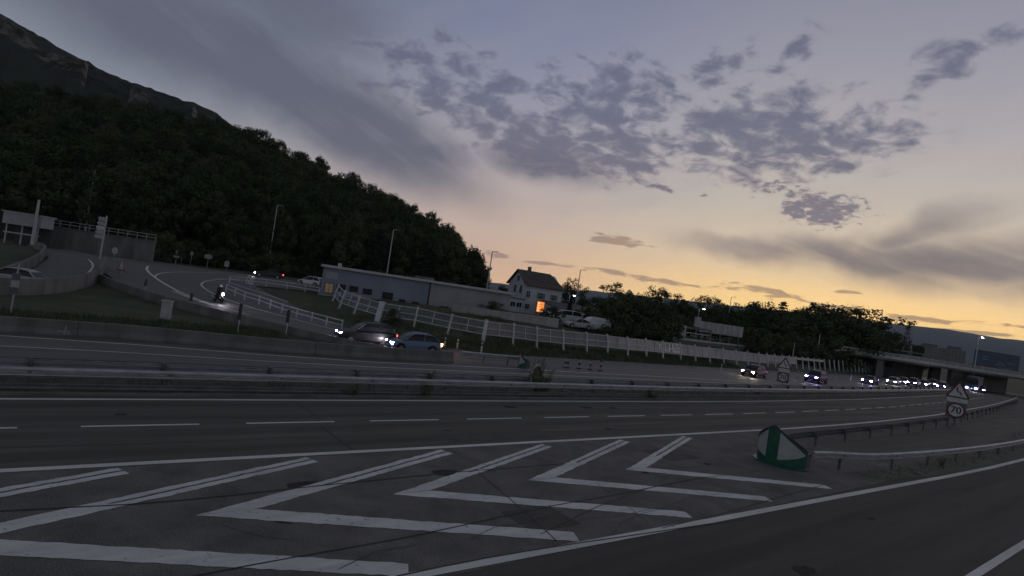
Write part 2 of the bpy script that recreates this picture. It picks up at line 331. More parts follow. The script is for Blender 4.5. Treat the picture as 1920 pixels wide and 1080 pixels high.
# mountain: woods, bare limestone where it is steep
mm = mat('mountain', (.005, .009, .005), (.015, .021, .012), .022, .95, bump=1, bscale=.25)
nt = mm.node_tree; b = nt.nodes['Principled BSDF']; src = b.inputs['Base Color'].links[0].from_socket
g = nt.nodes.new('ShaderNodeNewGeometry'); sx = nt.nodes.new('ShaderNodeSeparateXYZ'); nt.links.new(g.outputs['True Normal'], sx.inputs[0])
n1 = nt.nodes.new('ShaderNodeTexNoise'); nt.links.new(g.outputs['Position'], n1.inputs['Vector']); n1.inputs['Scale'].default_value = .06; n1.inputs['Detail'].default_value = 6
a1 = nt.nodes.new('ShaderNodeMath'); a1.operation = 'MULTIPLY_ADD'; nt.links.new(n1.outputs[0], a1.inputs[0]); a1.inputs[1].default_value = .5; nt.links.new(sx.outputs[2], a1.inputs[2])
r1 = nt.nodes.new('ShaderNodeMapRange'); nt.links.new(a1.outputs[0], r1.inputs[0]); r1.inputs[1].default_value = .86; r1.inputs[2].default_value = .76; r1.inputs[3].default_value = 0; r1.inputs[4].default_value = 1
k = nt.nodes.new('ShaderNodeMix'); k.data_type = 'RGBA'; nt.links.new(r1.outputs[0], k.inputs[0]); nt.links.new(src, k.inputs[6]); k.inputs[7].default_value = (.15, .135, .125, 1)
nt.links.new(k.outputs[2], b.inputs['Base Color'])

def wheel_tracks(name, ts, amount):
    nt = MATS[name].node_tree; b = nt.nodes['Principled BSDF']; src = b.inputs['Base Color'].links[0].from_socket
    g = nt.nodes.new('ShaderNodeNewGeometry'); dt = nt.nodes.new('ShaderNodeVectorMath'); dt.operation = 'DOT_PRODUCT'; nt.links.new(g.outputs['Position'], dt.inputs[0]); dt.inputs[1].default_value = (-RS, RC, 0)
    acc = None
    for tv in ts:
        d = nt.nodes.new('ShaderNodeMath'); d.operation = 'SUBTRACT'; nt.links.new(dt.outputs['Value'], d.inputs[0]); d.inputs[1].default_value = tv
        a = nt.nodes.new('ShaderNodeMath'); a.operation = 'ABSOLUTE'; nt.links.new(d.outputs[0], a.inputs[0])
        r = nt.nodes.new('ShaderNodeMapRange'); r.interpolation_type = 'SMOOTHSTEP'; nt.links.new(a.outputs[0], r.inputs[0]); r.inputs[1].default_value = .12; r.inputs[2].default_value = .55; r.inputs[3].default_value = 1; r.inputs[4].default_value = 0
        if acc is None: acc = r.outputs[0]
        else:
            x = nt.nodes.new('ShaderNodeMath'); x.operation = 'MAXIMUM'; nt.links.new(acc, x.inputs[0]); nt.links.new(r.outputs[0], x.inputs[1]); acc = x.outputs[0]
    m = nt.nodes.new('ShaderNodeMapRange'); nt.links.new(acc, m.inputs[0]); m.inputs[3].default_value = 1.0; m.inputs[4].default_value = 1 - amount
    k = nt.nodes.new('ShaderNodeMix'); k.data_type = 'RGBA'; k.blend_type = 'MULTIPLY'; k.inputs[0].default_value = 1; nt.links.new(src, k.inputs[6]); nt.links.new(m.outputs[0], k.inputs[7]); nt.links.new(k.outputs[2], b.inputs['Base Color'])
wheel_tracks('asphalt', (17.5, 19.2, 20.9, 22.5), .22); wheel_tracks('asphalt_ramp', (5.6, 7.3, 1.4, 3.0), .20); wheel_tracks('asphalt_far', (28.2, 29.9, 32.4), .18)
mat('rock', (.012, .018, .011), (.15, .134, .12), .075, .95, bump=1, bscale=.4, contrast=(.44, .60))
# ------------------------------------------------------------------ mesh helpers
class MB:
    def __init__(s): s.v = []; s.f = []; s.m = []
    def add(s, vs, fs, mi=0):
        o = len(s.v); s.v += [tuple(p) for p in vs]; s.f += [tuple(i + o for i in f) for f in fs]; s.m += [mi] * len(fs); return s
    def box(s, c, d, M4=None, mi=0):
        x, y, z = d[0] / 2, d[1] / 2, d[2] / 2
        vs = [Vector((c[0] + a * x, c[1] + b * y, c[2] + e * z)) for e in (-1, 1) for b in (-1, 1) for a in (-1, 1)]
        if M4: vs = [M4 @ p for p in vs]
        return s.add(vs, [(0, 2, 3, 1), (4, 5, 7, 6), (0, 1, 5, 4), (2, 6, 7, 3), (0, 4, 6, 2), (1, 3, 7, 5)], mi)
    def bar(s, p0, p1, w, h, up=(0, 0, 1), mi=0):
        p0, p1 = Vector(p0), Vector(p1); d = (p1 - p0).normalized(); sd = d.cross(Vector(up))
        if sd.length < 1e-4: sd = d.cross(Vector((0, 1, 0)))
        sd.normalize(); u = sd.cross(d)
        vs = [p + sd * a * w / 2 + u * b * h / 2 for p in (p0, p1) for a, b in ((-1, -1), (1, -1), (1, 1), (-1, 1))]
        return s.add(vs, [(3, 2, 1, 0), (4, 5, 6, 7), (0, 1, 5, 4), (1, 2, 6, 5), (2, 3, 7, 6), (3, 0, 4, 7)], mi)
    def tube(s, pts, rs, n=8, mi=0, cap=True):
        pts = [Vector(p) for p in pts]; rings = []
        for i, p in enumerate(pts):
            d = (pts[min(i + 1, len(pts) - 1)] - pts[max(i - 1, 0)]).normalized()
            a = d.orthogonal() if abs(d.z) < .9 else Vector((1, 0, 0)); a = (a - d * a.dot(d)).normalized(); b = d.cross(a)
            r = rs[i] if isinstance(rs, (list, tuple)) else rs
            rings.append([p + (a * math.cos(2 * math.pi * k / n) + b * math.sin(2 * math.pi * k / n)) * r for k in range(n)])
        vs = [q for r in rings for q in r]; fs = []
        for i in range(len(rings) - 1):
            for k in range(n): fs.append((i * n + k, i * n + (k + 1) % n, (i + 1) * n + (k + 1) % n, (i + 1) * n + k))
        if cap: fs += [tuple(range(n - 1, -1, -1)), tuple(range((len(rings) - 1) * n, len(rings) * n))]
        return s.add(vs, fs, mi)
    def loft(s, secs, mi=0, closed=True, cap=True):
        n = len(secs[0]); fs = []
        for i in range(len(secs) - 1):
            for k in range(n if closed else n - 1): fs.append((i * n + k, i * n + (k + 1) % n, (i + 1) * n + (k + 1) % n, (i + 1) * n + k))
        if cap and closed: fs += [tuple(range(n - 1, -1, -1)), tuple(range((len(secs) - 1) * n, len(secs) * n))]
        return s.add([p for q in secs for p in q], fs, mi)
    def prism(s, poly, z0, z1, mi=0):          # 2D outline (x,y) extruded in z
        return s.loft([[(x, y, z0) for x, y in poly], [(x, y, z1) for x, y in poly]], mi)
    def plate(s, poly, y0, y1, mi=0):           # 2D outline (x,z) extruded in y
        return s.loft([[(x, y1, z) for x, z in poly], [(x, y0, z) for x, z in poly]], mi)
    def build(s, name, m, parent=None, smooth=False, link=True):
        me = bpy.data.meshes.new(name); me.from_pydata(s.v, [], s.f)
        for k in (m if isinstance(m, (list, tuple)) else [m]): me.materials.append(MATS[k])
        if any(s.m): me.polygons.foreach_set('material_index', s.m)
        if smooth: me.polygons.foreach_set('use_smooth', [True] * len(me.polygons))
        me.update(); o = bpy.data.objects.new(name, me)
        if link: COL.objects.link(o)
        if parent is not None: o.parent = parent
        return o
def tag(o, label=None, cat=None, group=None, kind=None):
    if label: o['label'] = label
    if cat: o['category'] = cat
    if group: o['group'] = group
    if kind: o['kind'] = kind
    return o
def thing(name, label, cat, loc=(0, 0, 0), rz_=0.0, group=None):
    o = bpy.data.objects.new(name, None); COL.objects.link(o); o.empty_display_size = .3
    o.location = loc; o.rotation_euler = (0, 0, rz_); return tag(o, label, cat, group)
def copy_tree(o, parent=None):
    c = o.copy(); COL.objects.link(c); c.parent = parent
    for ch in o.children: copy_tree(ch, c)
    return c
def link_copy(o, parent, loc=None, rot=None):
    c = o.copy(); COL.objects.link(c); c.parent = parent
    if loc is not None: c.location = loc
    if rot is not None: c.rotation_euler = rot
    return c
def resample(pts, step):
    pts = [Vector(p) for p in pts]; out = [pts[0].copy()]; acc = 0.0
    for a, b in zip(pts, pts[1:]):
        L = (b - a).length; d = step - acc
        while d <= L + 1e-9: out.append(a.lerp(b, d / L)); d += step
        acc = L - (d - step)
    if (out[-1] - pts[-1]).length > step * .3: out.append(pts[-1].copy())
    return out
def smoothpath(pts, it=2):
    pts = [Vector(p) for p in pts]
    for _ in range(it):
        q = [pts[0]]
        for a, b in zip(pts, pts[1:]): q += [a.lerp(b, .25), a.lerp(b, .75)]
        pts = q + [pts[-1]]
    return pts
def ribbon(mb, pts, w, h, w2=None):             # strip lying on the ground
    pts = resample(pts, 1.0); vs = []; fs = []
    for i, p in enumerate(pts):
        d = (pts[min(i + 1, len(pts) - 1)] - pts[max(i - 1, 0)]); d.z = 0; d.normalize(); n = Vector((-d.y, d.x, 0))
        f = i / max(1, len(pts) - 1); ww = w if w2 is None else w + (w2 - w) * f
        for k in (-.5, .5): q = p + n * k * ww; vs.append((q.x, q.y, hz(q.x, q.y) + h))
    for i in range(len(pts) - 1): fs.append((2 * i, 2 * i + 2, 2 * i + 3, 2 * i + 1))
    return mb.add(vs, fs)
import bmesh
def ground_poly(name, poly, h, m, step=2.0, parent=None):   # outline (x,y) laid over the terrain
    bm = bmesh.new(); bm.faces.new([bm.verts.new((p[0], p[1], 0)) for p in poly])
    xs = [p[0] for p in poly]; ys = [p[1] for p in poly]
    for ax, lo, hi in ((0, min(xs), max(xs)), (1, min(ys), max(ys))):
        v = lo + step
        while v < hi:
            co = (v, 0, 0) if ax == 0 else (0, v, 0); no = (1, 0, 0) if ax == 0 else (0, 1, 0)
            bmesh.ops.bisect_plane(bm, geom=bm.verts[:] + bm.edges[:] + bm.faces[:], plane_co=co, plane_no=no); v += step
    bmesh.ops.triangulate(bm, faces=[f for f in bm.faces if len(f.verts) > 4])
    for v in bm.verts: v.co.z = hz(v.co.x, v.co.y) + h
    bmesh.ops.recalc_face_normals(bm, faces=bm.faces[:])
    if sum(f.normal.z for f in bm.faces) < 0: bmesh.ops.reverse_faces(bm, faces=bm.faces[:])
    me = bpy.data.meshes.new(name); bm.to_mesh(me); bm.free(); me.materials.append(MATS[m])
    o = bpy.data.objects.new(name, me); COL.objects.link(o); o.parent = parent; return o
def text_mesh(txt, size, m, parent, mtx, name='lettering', ext=.004, bold=.0):
    cu = bpy.data.curves.new(name, 'FONT'); cu.body = txt; cu.size = size; cu.extrude = ext; cu.align_x = 'CENTER'; cu.align_y = 'CENTER'; cu.offset = bold
    t = bpy.data.objects.new('tmp', cu); COL.objects.link(t); bpy.context.view_layer.update()
    me = bpy.data.meshes.new_from_object(t.evaluated_get(bpy.context.evaluated_depsgraph_get())); bpy.data.objects.remove(t)
    me.materials.clear(); me.materials.append(MATS[m])
    o = bpy.data.objects.new(name, me); COL.objects.link(o); o.parent = parent; o.matrix_local = mtx; return o
FACE = Matrix.Rotation(math.pi / 2, 4, 'X')     # text plane XY -> XZ, facing -Y

# ------------------------------------------------------------------ ground sheet
def axis(lo, hi, fine_lo, fine_hi, st_):
    v = []; x = fine_lo
    while x <= fine_hi: v.append(x); x += st_
    d = st_
    while v[-1] < hi: d *= 1.35; v.append(v[-1] + d)
    d = st_
    while v[0] > lo: d *= 1.35; v.insert(0, v[0] - d)
    return v
AX, AY = axis(-2500, 9500, -130, 130, 2.0), axis(-150, 6400, -8, 180, 2.0)
mb = MB()
def hbed(x, y):
    z = hz(x, y) - .07; s, t = st(x, y)
    return z - .12 * max(0, min(1, (s + 60) / 10, (200 - s) / 10, (t + 4) / 4, (41.5 - t) / 3)) - (.0 if y < 400 else min(6, (y - 400) * .004))
mb.add([(x, y, hbed(x, y)) for y in AY for x in AX],
       [(j * len(AX) + i, j * len(AX) + i + 1, (j + 1) * len(AX) + i + 1, (j + 1) * len(AX) + i) for j in range(len(AY) - 1) for i in range(len(AX) - 1)])
tag(mb.build('ground', 'grass_ground', smooth=True), kind='structure')

def strip(name, t0, t1, m, s0=-70, s1=230, h=0.0, dt=3.0):
    mb = MB(); ns = int((s1 - s0) / 2.5); n = max(1, int((t1 - t0) / dt)); vs = []
    for i in range(ns + 1):
        s = s0 + (s1 - s0) * i / ns
        for j in range(n + 1): vs.append(RP(s, t0 + (t1 - t0) * j / n, h))
    fs = [(i * (n + 1) + j, (i + 1) * (n + 1) + j, (i + 1) * (n + 1) + j + 1, i * (n + 1) + j + 1) for i in range(ns) for j in range(n)]
    o = mb.add(vs, fs).build(name, m, smooth=True); return tag(o, kind='structure')
exit_road = strip('exit_road', -3.0, 9.02, 'asphalt_ramp')
gore = strip('gore_pavement', 9.02, 16.35, 'asphalt_gore', s1=33)
strip('divider_pavement', 9.02, 16.35, 'asphalt', s0=33)
road = strip('motorway', 16.35, 23.75, 'asphalt')
strip('median_strip', 23.75, 26.75, 'gravel')
far_road = strip('far_carriageway', 26.75, 41.4, 'asphalt_far')
mb = MB(); ribbon(mb, [RP(s, t) for s, t in ((27.5, 9.8), (34, 9.15), (42, 8.75), (54, 8.1), (70, 7.6), (110, 7.0))], 1.1, .006); tag(mb.build('verge', 'soil'), kind='structure')

# painted markings: parts of the carriageway they lie on
def mark(name, pts, w, m, parent, h=.008, w2=None):
    mb = MB(); ribbon(mb, pts, w, h, w2); return mb.build(name, m, parent)
def rline(t, s0, s1, dt=0): return [RP(s0 + (s1 - s0) * i / 60, t + dt * i / 60) for i in range(61)]
mark('edge_line', rline(16.55, -40, 200), .24, 'paint', road, .006)
mark('edge_line', rline(23.3, -40, 200), .19, 'paint', road)
for n in range(-5, 34):
    s = 1.3 + 4.38 * n; mark('lane_dash', rline(20.0, s, s + 3.03), .14, 'paint', road)
mark('edge_line', [RP(s, t) for s, t in ((-30, 10.2), (-5, 9.55), (6, 9.25), (15, 8.95), (24, 8.68), (34, 8.35), (41, 8.05), (48, 7.75), (56, 7.4), (64, 7.0), (90, 6.4), (120, 6.0))], .26, 'paint', exit_road, .010)
mark('edge_line', rline(3.97, -20, 120), .22, 'paint', exit_road)
for k in range(-2, 5):
    a = 3.0 + 4.5 * k; hgt = .008
    if k == 4: continue
    ap, U, Lw = (a, 13.05), (a + 7.9, 16.3), (a + 7.4, 9.25)
    mb = MB()
    def P2(s, t): return RP(s, t, hgt)
    f1 = .42; wd = .50 if k < 1 else .46
    # mitred arrow head, then two thin worn lines for the upper arm and one broad lower arm
    dU = Vector((U[0] - a, U[1] - 13.05)); dU.normalize(); nU = Vector((-dU.y, dU.x)); dL = Vector((Lw[0] - a, Lw[1] - 13.05)); dL.normalize(); nL = Vector((dL.y, -dL.x))
    inner_s = a + wd / math.sin(math.atan2(dU.y, dU.x)) * .62 + wd * .75
    A0, A1 = (a, 13.05), (inner_s, 13.05)
    def arm(end, n2, split, m1):
        out = Vector(end); inn = Vector(end) - n2 * wd; O, I = Vector(A0), Vector(A1)
        N = 48; rows = []; jr = random.Random(k * 7 + split)
        for i in range(N + 1):
            f = i / N; rows.append((O.lerp(out, f) + n2 * jr.gauss(0, .012), I.lerp(inn, f) + n2 * jr.gauss(0, .012)))
        m2 = MB(); vs = []; fs = []
        bands = [(0, 1)] if not split else [(0, .40), (.56, 1)]
        for b0, b1 in bands:
            o_ = len(vs)
            for i, (p, q) in enumerate(rows):
                f = i / N; bb1, bb0 = b1, b0
                if split and f < .34: bb1 = .48 if b0 == 0 else b1; bb0 = b0 if b0 == 0 else .482
                for k_ in (bb0, bb1): c_ = p.lerp(q, k_); vs.append(P2(c_.x, c_.y))
            fs += [(o_ + 2 * i, o_ + 2 * i + 1, o_ + 2 * i + 3, o_ + 2 * i + 2) for i in range(N)]
        m2.add(vs, fs).build('chevron_arm', m1, gore)
    arm(U, nU, k < 4, 'paint_worn'); arm(Lw, nL, False, 'paint_worn')
# tar-sealed cracks across the gore
for pts, w in (([(0, 958), (300, 943), (560, 914), (760, 893), (900, 880), (1060, 868)], .05), ([(330, 1085), (520, 1047), (800, 1000), (1000, 955), (1160, 925), (1330, 893)], .04),
               ([(900, 885), (960, 940), (1000, 975), (1045, 1012)], .03), ([(740, 1078), (900, 1046), (1060, 1019), (1200, 1002), (1400, 970)], .05),
               ([(1010, 1000), (1130, 945), (1250, 905), (1440, 880)], .025), ([(1240, 990), (1350, 962), (1480, 925), (1560, 905)], .035), ([(1120, 905), (1180, 950), (1220, 985)], .02),
               ([(1200, 885), (1330, 930), (1390, 960)], .018), ([(1060, 990), (1100, 965), (1150, 968), (1230, 950)], .015), ([(880, 1010), (930, 985), (1010, 975), (1060, 950)], .015),
               ([(1150, 1000), (1170, 970), (1240, 955), (1300, 930)], .015), ([(640, 1065), (700, 1030), (790, 1020)], .018), ([(420, 985), (470, 1005), (560, 1012)], .014), ([(1290, 905), (1360, 925), (1450, 918)], .015)):
    mark('sealed_crack', smoothpath([G(*p) + Vector((random.uniform(-.05, .05), random.uniform(-.05, .05), 0)) for p in pts], 1), w, 'tar', gore, .014)
mark('sealed_crack', [RP(8.0, t) for t in (16.8, 18.2, 19.6)], .05, 'tar', road, .010); mark('sealed_crack', [RP(8.3, t) for t in (20.3, 21.8, 23.0)], .03, 'tar', road, .010)
for t_, s0_, s1_, par in ((18.22, -30, 120, road), (21.72, -30, 90, road), (6.35, -10, 80, exit_road), (12.6, 14, 25, gore)):
    mark('seam', [RP(s0_ + (s1_ - s0_) * i / 80, t_ + .03 * math.sin(i * 1.7) + .02 * math.sin(i * .6)) for i in range(81)], .025, 'tar', par, .005)
for s0_, s1_, t0_, t1_, par, m_ in ((11.5, 16.8, 16.95, 18.1, road, 'patch_dark'), (24, 33, 20.4, 21.6, road, 'patch_dark'), (9.6, 11.2, 10.0, 11.3, gore, 'patch_dark'), (19.5, 21.6, 13.4, 14.9, gore, 'patch_dark')):
    mb = MB(); ns_ = max(2, int((s1_ - s0_) / 1.0)); mb.add([RP(s0_ + (s1_ - s0_) * i / ns_, tt, .003) for i in range(ns_ + 1) for tt in (t0_, t1_)], [(2 * i, 2 * i + 2, 2 * i + 3, 2 * i + 1) for i in range(ns_)]); mb.build('repair_patch', m_, par)
jr = random.Random(77)
for i in range(16):                                   # oil spots
    s_, t_ = jr.uniform(-2, 30), jr.choice((18.3, 18.2, 21.8, 6.4, 12.5, 14.2)) + jr.gauss(0, .25); r_ = jr.uniform(.10, .28); par = road if t_ > 16 else exit_road if t_ < 9 else gore
    ring_ = [RP(s_ + math.cos(a * .52) * r_ * 1.7 * jr.uniform(.7, 1.2), t_ + math.sin(a * .52) * r_ * jr.uniform(.7, 1.2), .0045) for a in range(12)]
    MB().add(ring_, [tuple(range(12))]).build('oil_stain', 'stain', par)
# far carriageway lines
mark('edge_line', [G(*p) for p in ((-150, 620), (0, 629), (240, 645), (480, 664), (700, 679), (960, 691), (1200, 704), (1400, 716))], .17, 'paint', far_road)
mark('lane_line', [G(*p) for p in ((-150, 640), (0, 648), (240, 661), (480, 676), (700, 688), (960, 700), (1200, 711), (1420, 722))], .13, 'paint_worn', far_road)
mark('lane_line', [G(*p) for p in ((1000, 683), (1080, 688), (1200, 692), (1400, 706), (1520, 714))], .25, 'paint_ghost', far_road)
mark('edge_line', rline(40.9, 30, 150), .16, 'paint_ghost', far_road)

# ------------------------------------------------------------------ hill and mountain
E_ = [(-1.7, .26), (-1.0, .235), (-.6, .222), (-.495, .214), (-.356, .176), (-.26, .146), (-.163, .114), (-.103, .082), (-.068, .050), (-.056, .022), (-.045, .010)]
DFt = [(-1.7, 97), (-.85, 96), (-.68, 101), (-.6, 113), (-.42, 119), (-.3, 122), (-.1, 126), (-.045, 135)]
def hill_h(u, Y):
    f0 = itp(DFt, u); yc = f0 + 120; e = itp(E_, u)
    top = max(2.3, CAMH + e * yc - (10 if e > .06 else 8)); base_ = 2.2
    f = (Y - f0) / (yc - f0)
    if f <= 0: return base_
    if f <= 1: return base_ + (top - base_) * (f ** .92)
    return top + (Y - yc) * e * .55
def hill_xy(x, y): return hill_h(x / y, y)
mb = MB(); us = [-1.7 + i * .02 for i in range(84)]; ys = [i / 26 for i in range(27)]
vs = []
for u in us:
    f0 = itp(DFt, u)
    for f in ys:
        Y = f0 + f * 175; vs.append((u * Y, Y, hill_h(u, Y) - .15 + (mnoise.noise(Vector((u * Y * .06, Y * .06, 0))) * 1.2 if .05 < f else 0)))
n = len(ys)
mb.add(vs, [(i * n + j, i * n + n + j, i * n + n + j + 1, i * n + j + 1) for i in range(len(us) - 1) for j in range(n - 1)])
tag(mb.build('hill', 'forest_floor', smooth=True), kind='structure')
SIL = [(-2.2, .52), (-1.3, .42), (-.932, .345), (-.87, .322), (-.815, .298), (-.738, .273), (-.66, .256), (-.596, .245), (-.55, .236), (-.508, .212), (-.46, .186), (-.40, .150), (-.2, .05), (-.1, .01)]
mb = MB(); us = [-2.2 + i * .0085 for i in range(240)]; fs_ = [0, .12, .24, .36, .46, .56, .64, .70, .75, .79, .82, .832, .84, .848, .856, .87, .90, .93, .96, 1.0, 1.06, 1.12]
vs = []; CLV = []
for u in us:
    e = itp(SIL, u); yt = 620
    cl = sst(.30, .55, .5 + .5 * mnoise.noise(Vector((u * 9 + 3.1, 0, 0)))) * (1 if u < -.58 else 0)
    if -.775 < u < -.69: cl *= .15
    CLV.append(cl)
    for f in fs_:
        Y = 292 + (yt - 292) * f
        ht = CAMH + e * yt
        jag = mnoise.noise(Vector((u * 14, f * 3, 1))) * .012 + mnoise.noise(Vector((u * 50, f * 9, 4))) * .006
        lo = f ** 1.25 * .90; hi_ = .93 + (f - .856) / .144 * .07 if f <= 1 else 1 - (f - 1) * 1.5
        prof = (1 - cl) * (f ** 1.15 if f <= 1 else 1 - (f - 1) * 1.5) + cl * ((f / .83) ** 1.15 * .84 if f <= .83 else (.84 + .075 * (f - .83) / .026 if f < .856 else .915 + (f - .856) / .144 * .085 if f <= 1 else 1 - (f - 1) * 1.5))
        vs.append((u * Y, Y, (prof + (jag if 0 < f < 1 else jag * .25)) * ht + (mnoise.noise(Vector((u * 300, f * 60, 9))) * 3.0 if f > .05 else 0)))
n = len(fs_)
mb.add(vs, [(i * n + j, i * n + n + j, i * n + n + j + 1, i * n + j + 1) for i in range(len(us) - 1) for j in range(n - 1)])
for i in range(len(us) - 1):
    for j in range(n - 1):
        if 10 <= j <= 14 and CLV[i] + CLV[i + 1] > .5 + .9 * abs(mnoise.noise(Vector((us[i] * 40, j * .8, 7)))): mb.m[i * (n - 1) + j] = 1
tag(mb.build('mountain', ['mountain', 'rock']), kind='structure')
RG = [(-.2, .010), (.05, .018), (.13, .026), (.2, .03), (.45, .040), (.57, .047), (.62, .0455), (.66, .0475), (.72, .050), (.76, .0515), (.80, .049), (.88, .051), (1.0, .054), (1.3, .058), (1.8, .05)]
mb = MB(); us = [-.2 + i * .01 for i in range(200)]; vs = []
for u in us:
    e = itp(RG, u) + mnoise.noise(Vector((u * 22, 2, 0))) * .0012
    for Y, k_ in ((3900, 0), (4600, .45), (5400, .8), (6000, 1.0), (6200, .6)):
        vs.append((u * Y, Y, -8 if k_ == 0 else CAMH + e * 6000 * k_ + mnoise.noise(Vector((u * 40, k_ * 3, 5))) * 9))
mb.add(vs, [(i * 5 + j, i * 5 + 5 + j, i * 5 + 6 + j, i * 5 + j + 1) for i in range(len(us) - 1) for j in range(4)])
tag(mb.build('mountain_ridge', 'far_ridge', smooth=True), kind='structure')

# ------------------------------------------------------------------ guard rails
def rail_profile():        # (outwards, height): W beam
    return [(0.0, -.155), (.035, -.13), (.095, -.105), (.095, -.06), (.01, -.02), (.01, .02), (.095, .06), (.095, .105), (.035, .13), (0.0, .155)]
POST = MB().box((0, 0, .10), (.10, .055, 1.0)).box((-.045, 0, .10), (.012, .09, 1.0)).build('post', 'galv_dark', link=False).data
SPACER = MB().box((0, 0, 0), (.16, .12, .28)).build('spacer', 'galv_dark', link=False).data
def guardrail(label, path, side, hgt=.62, group=None, seg=4.0, post_every=4.0, off=.14, m='galv', posts=True, screen=False, drop_end=False):
    """path: ground points; side=+1 puts the beam's face to the right of the path direction"""
    t = thing('guard_rail', label, 'guard rail', (0, 0, 0), 0, group)
    pts = resample(path, seg / 4); pr = rail_profile(); N = len(pts)
    fr = []
    for i, p in enumerate(pts):
        d = pts[min(i + 1, N - 1)] - pts[max(i - 1, 0)]; d.z = 0; d.normalize(); n = Vector((d.y, -d.x, 0)) * side
        h = hgt if not drop_end else hgt - .45 * sst(N - 5, N - 1, i)
        fr.append((Vector((p.x, p.y, hz(p.x, p.y))), d, n, h))
    for i0 in range(0, N - 1, 4):
        mb = MB(); secs = []
        for i in range(i0, min(i0 + 5, N)):
            p, d, n, h = fr[i]; secs.append([p + n * (off + a) + Vector((0, 0, h + b)) for a, b in pr])
        mb.loft(secs, closed=False, cap=False); mb.build('rail_beam', m, t)
        if screen:
            secs = []
            for i in range(i0, min(i0 + 5, N)):
                p, d, n, h = fr[i]; secs.append([p + n * (off + a) + Vector((0, 0, b)) for a, b in ((-.03, .10), (.015, .13), (.0, .20), (.015, .28), (-.03, .31))])
            MB().loft(secs, closed=False, cap=False).build('lower_screen', 'galv_dark', t)
    if posts:
        acc = seg * .5; k = 0
        for i in range(2, N, max(1, int(round(post_every / (seg / 4))))):
            p, d, n, h = fr[i]; o = bpy.data.objects.new('post', POST); COL.objects.link(o); o.parent = t
            o.location = p + Vector((0, 0, .13 if h > .5 else 0)); o.rotation_euler = (0, 0, math.atan2(n.y, n.x)); o.scale = (1, 1, 1)
            q = bpy.data.objects.new('spacer', SPACER); COL.objects.link(q); q.parent = o; q.location = (.09, 0, h - .13)
    return t
med = lambda t, s0, s1: [RP(s0 + (s1 - s0) * i / 80, t) for i in range(81)]
guardrail('long steel guard rail of the median beside the dashed lane carriageway', med(24.35, -26, 190), 1, .68, screen=True)
guardrail('long steel guard rail of the median facing the far carriageway', med(25.75, -26, 190), -1, .68)
guardrail('steel guard rail behind the green gore nose along the motorway edge line', [RP(s, t) for s, t in ((26.2, 13.0), (28, 13.3), (31, 13.55), (35, 13.7), (45, 13.8), (60, 13.9), (100, 14.4), (150, 14.8))], -1, .55, m='galv_dark')
guardrail('steel guard rail curving from the green gore nose along the exit road', smoothpath([RP(s, t) for s, t in ((26.0, 11.15), (27.2, 10.95), (29.0, 10.3), (31.5, 9.95), (38, 9.45), (45, 9.0), (54, 8.5), (70, 8.0), (110, 7.4))], 2), 1, .66)
guardrail('short steel guard rail ending at the small green nose on the far side', [G(*p) for p in ((862, 676), (900, 679), (940, 683), (978, 686))], 1, .60, post_every=2.0)

# kerb along the median (dark foot line below the near rail)
mb = MB(); pts = [RP(-40 + i * 2.5, 23.85) for i in range(95)]
secs = [[p + TDIR * a + Vector((0, 0, b)) for a, b in ((-.06, -.05), (-.06, .09), (.06, .10), (.06, -.05))] for p in pts]
tag(mb.loft(secs).build('median_kerb', 'concrete_dark'), kind='structure')

# ------------------------------------------------------------------ green gore noses
def gore_nose(label, p, ang, R, zside, zpeak):
    t = thing('gore_nose', label, 'road divider', p, ang)            # local -X faces the traffic
    N = 24
    def top(f): return zside + (zpeak - zside) * (1 - abs(f)) ** 1.05
    def pt(f, r, z): a = math.pi - f * math.pi / 2; return (math.cos(a) * r, math.sin(a) * r, z)
    mb = MB(); secs = []
    for i in range(N + 1):
        f = -1 + 2 * i / N; secs.append([pt(f, R, 0.03), pt(f, R, top(f)), pt(f, R - .03, top(f)), pt(f, R - .03, 0.03)])
    mb.loft(secs); mb.build('shell', 'green_sign', t)
    mb = MB(); secs = []
    for i in range(N + 1):
        f = -1 + 2 * i / N; z = top(f); secs.append([pt(f, R + .018, z - .05), pt(f, R + .018, z + .015), pt(f, R - .05, z + .015), pt(f, R - .05, z - .05)])
    mb.loft(secs); mb.build('rim', 'dark_steel', t)
    mb = MB(); secs = []
    for i in range(N + 1):
        f = -1 + 2 * i / N; secs.append([pt(f, R + .14, 0.0), pt(f, R + .14, .05), pt(f, R - .05, .09), pt(f, R - .05, 0)])
    mb.loft(secs); mb.build('base_flange', 'green_sign', t)
    for sg in (-1, 1):
        mb = MB(); vs = []; n = 10
        for i in range(n + 1):
            f = .16 + .72 * i / n; k_ = i / n
            zt = top(f) - .10; zb = zpeak * .17 + (zside * .78 - zpeak * .17) * k_ ** 1.1; zt = max(zb + .004, zt - .12 * k_)
            vs += [pt(sg * f, R + .006, zb), pt(sg * f, R + .006, zt)]
        mb.add(vs, [(2 * i, 2 * i + 2, 2 * i + 3, 2 * i + 1) if sg > 0 else (2 * i, 2 * i + 1, 2 * i + 3, 2 * i + 2) for i in range(n)]).build('white_arrow', 'sign_dull', t)
    mb = MB()
    for sg in (-1, 1): mb.box((R * .25, sg * (R - .10), .35), (R * .5, .06, .62))
    mb.box((.1, 0, .3), (.08, 2 * R - .3, .1)); mb.build('bracket', 'galv_dark', t)
    return t
gore_nose('green rounded gore nose with two white triangles at the chevrons', RP(25.55, 12.05), RA, 1.02, .76, 1.66)
p = G(984, 690); gore_nose('small green gore nose at the end of the short guard rail', p, RA - .55, .55, .65, 1.25)

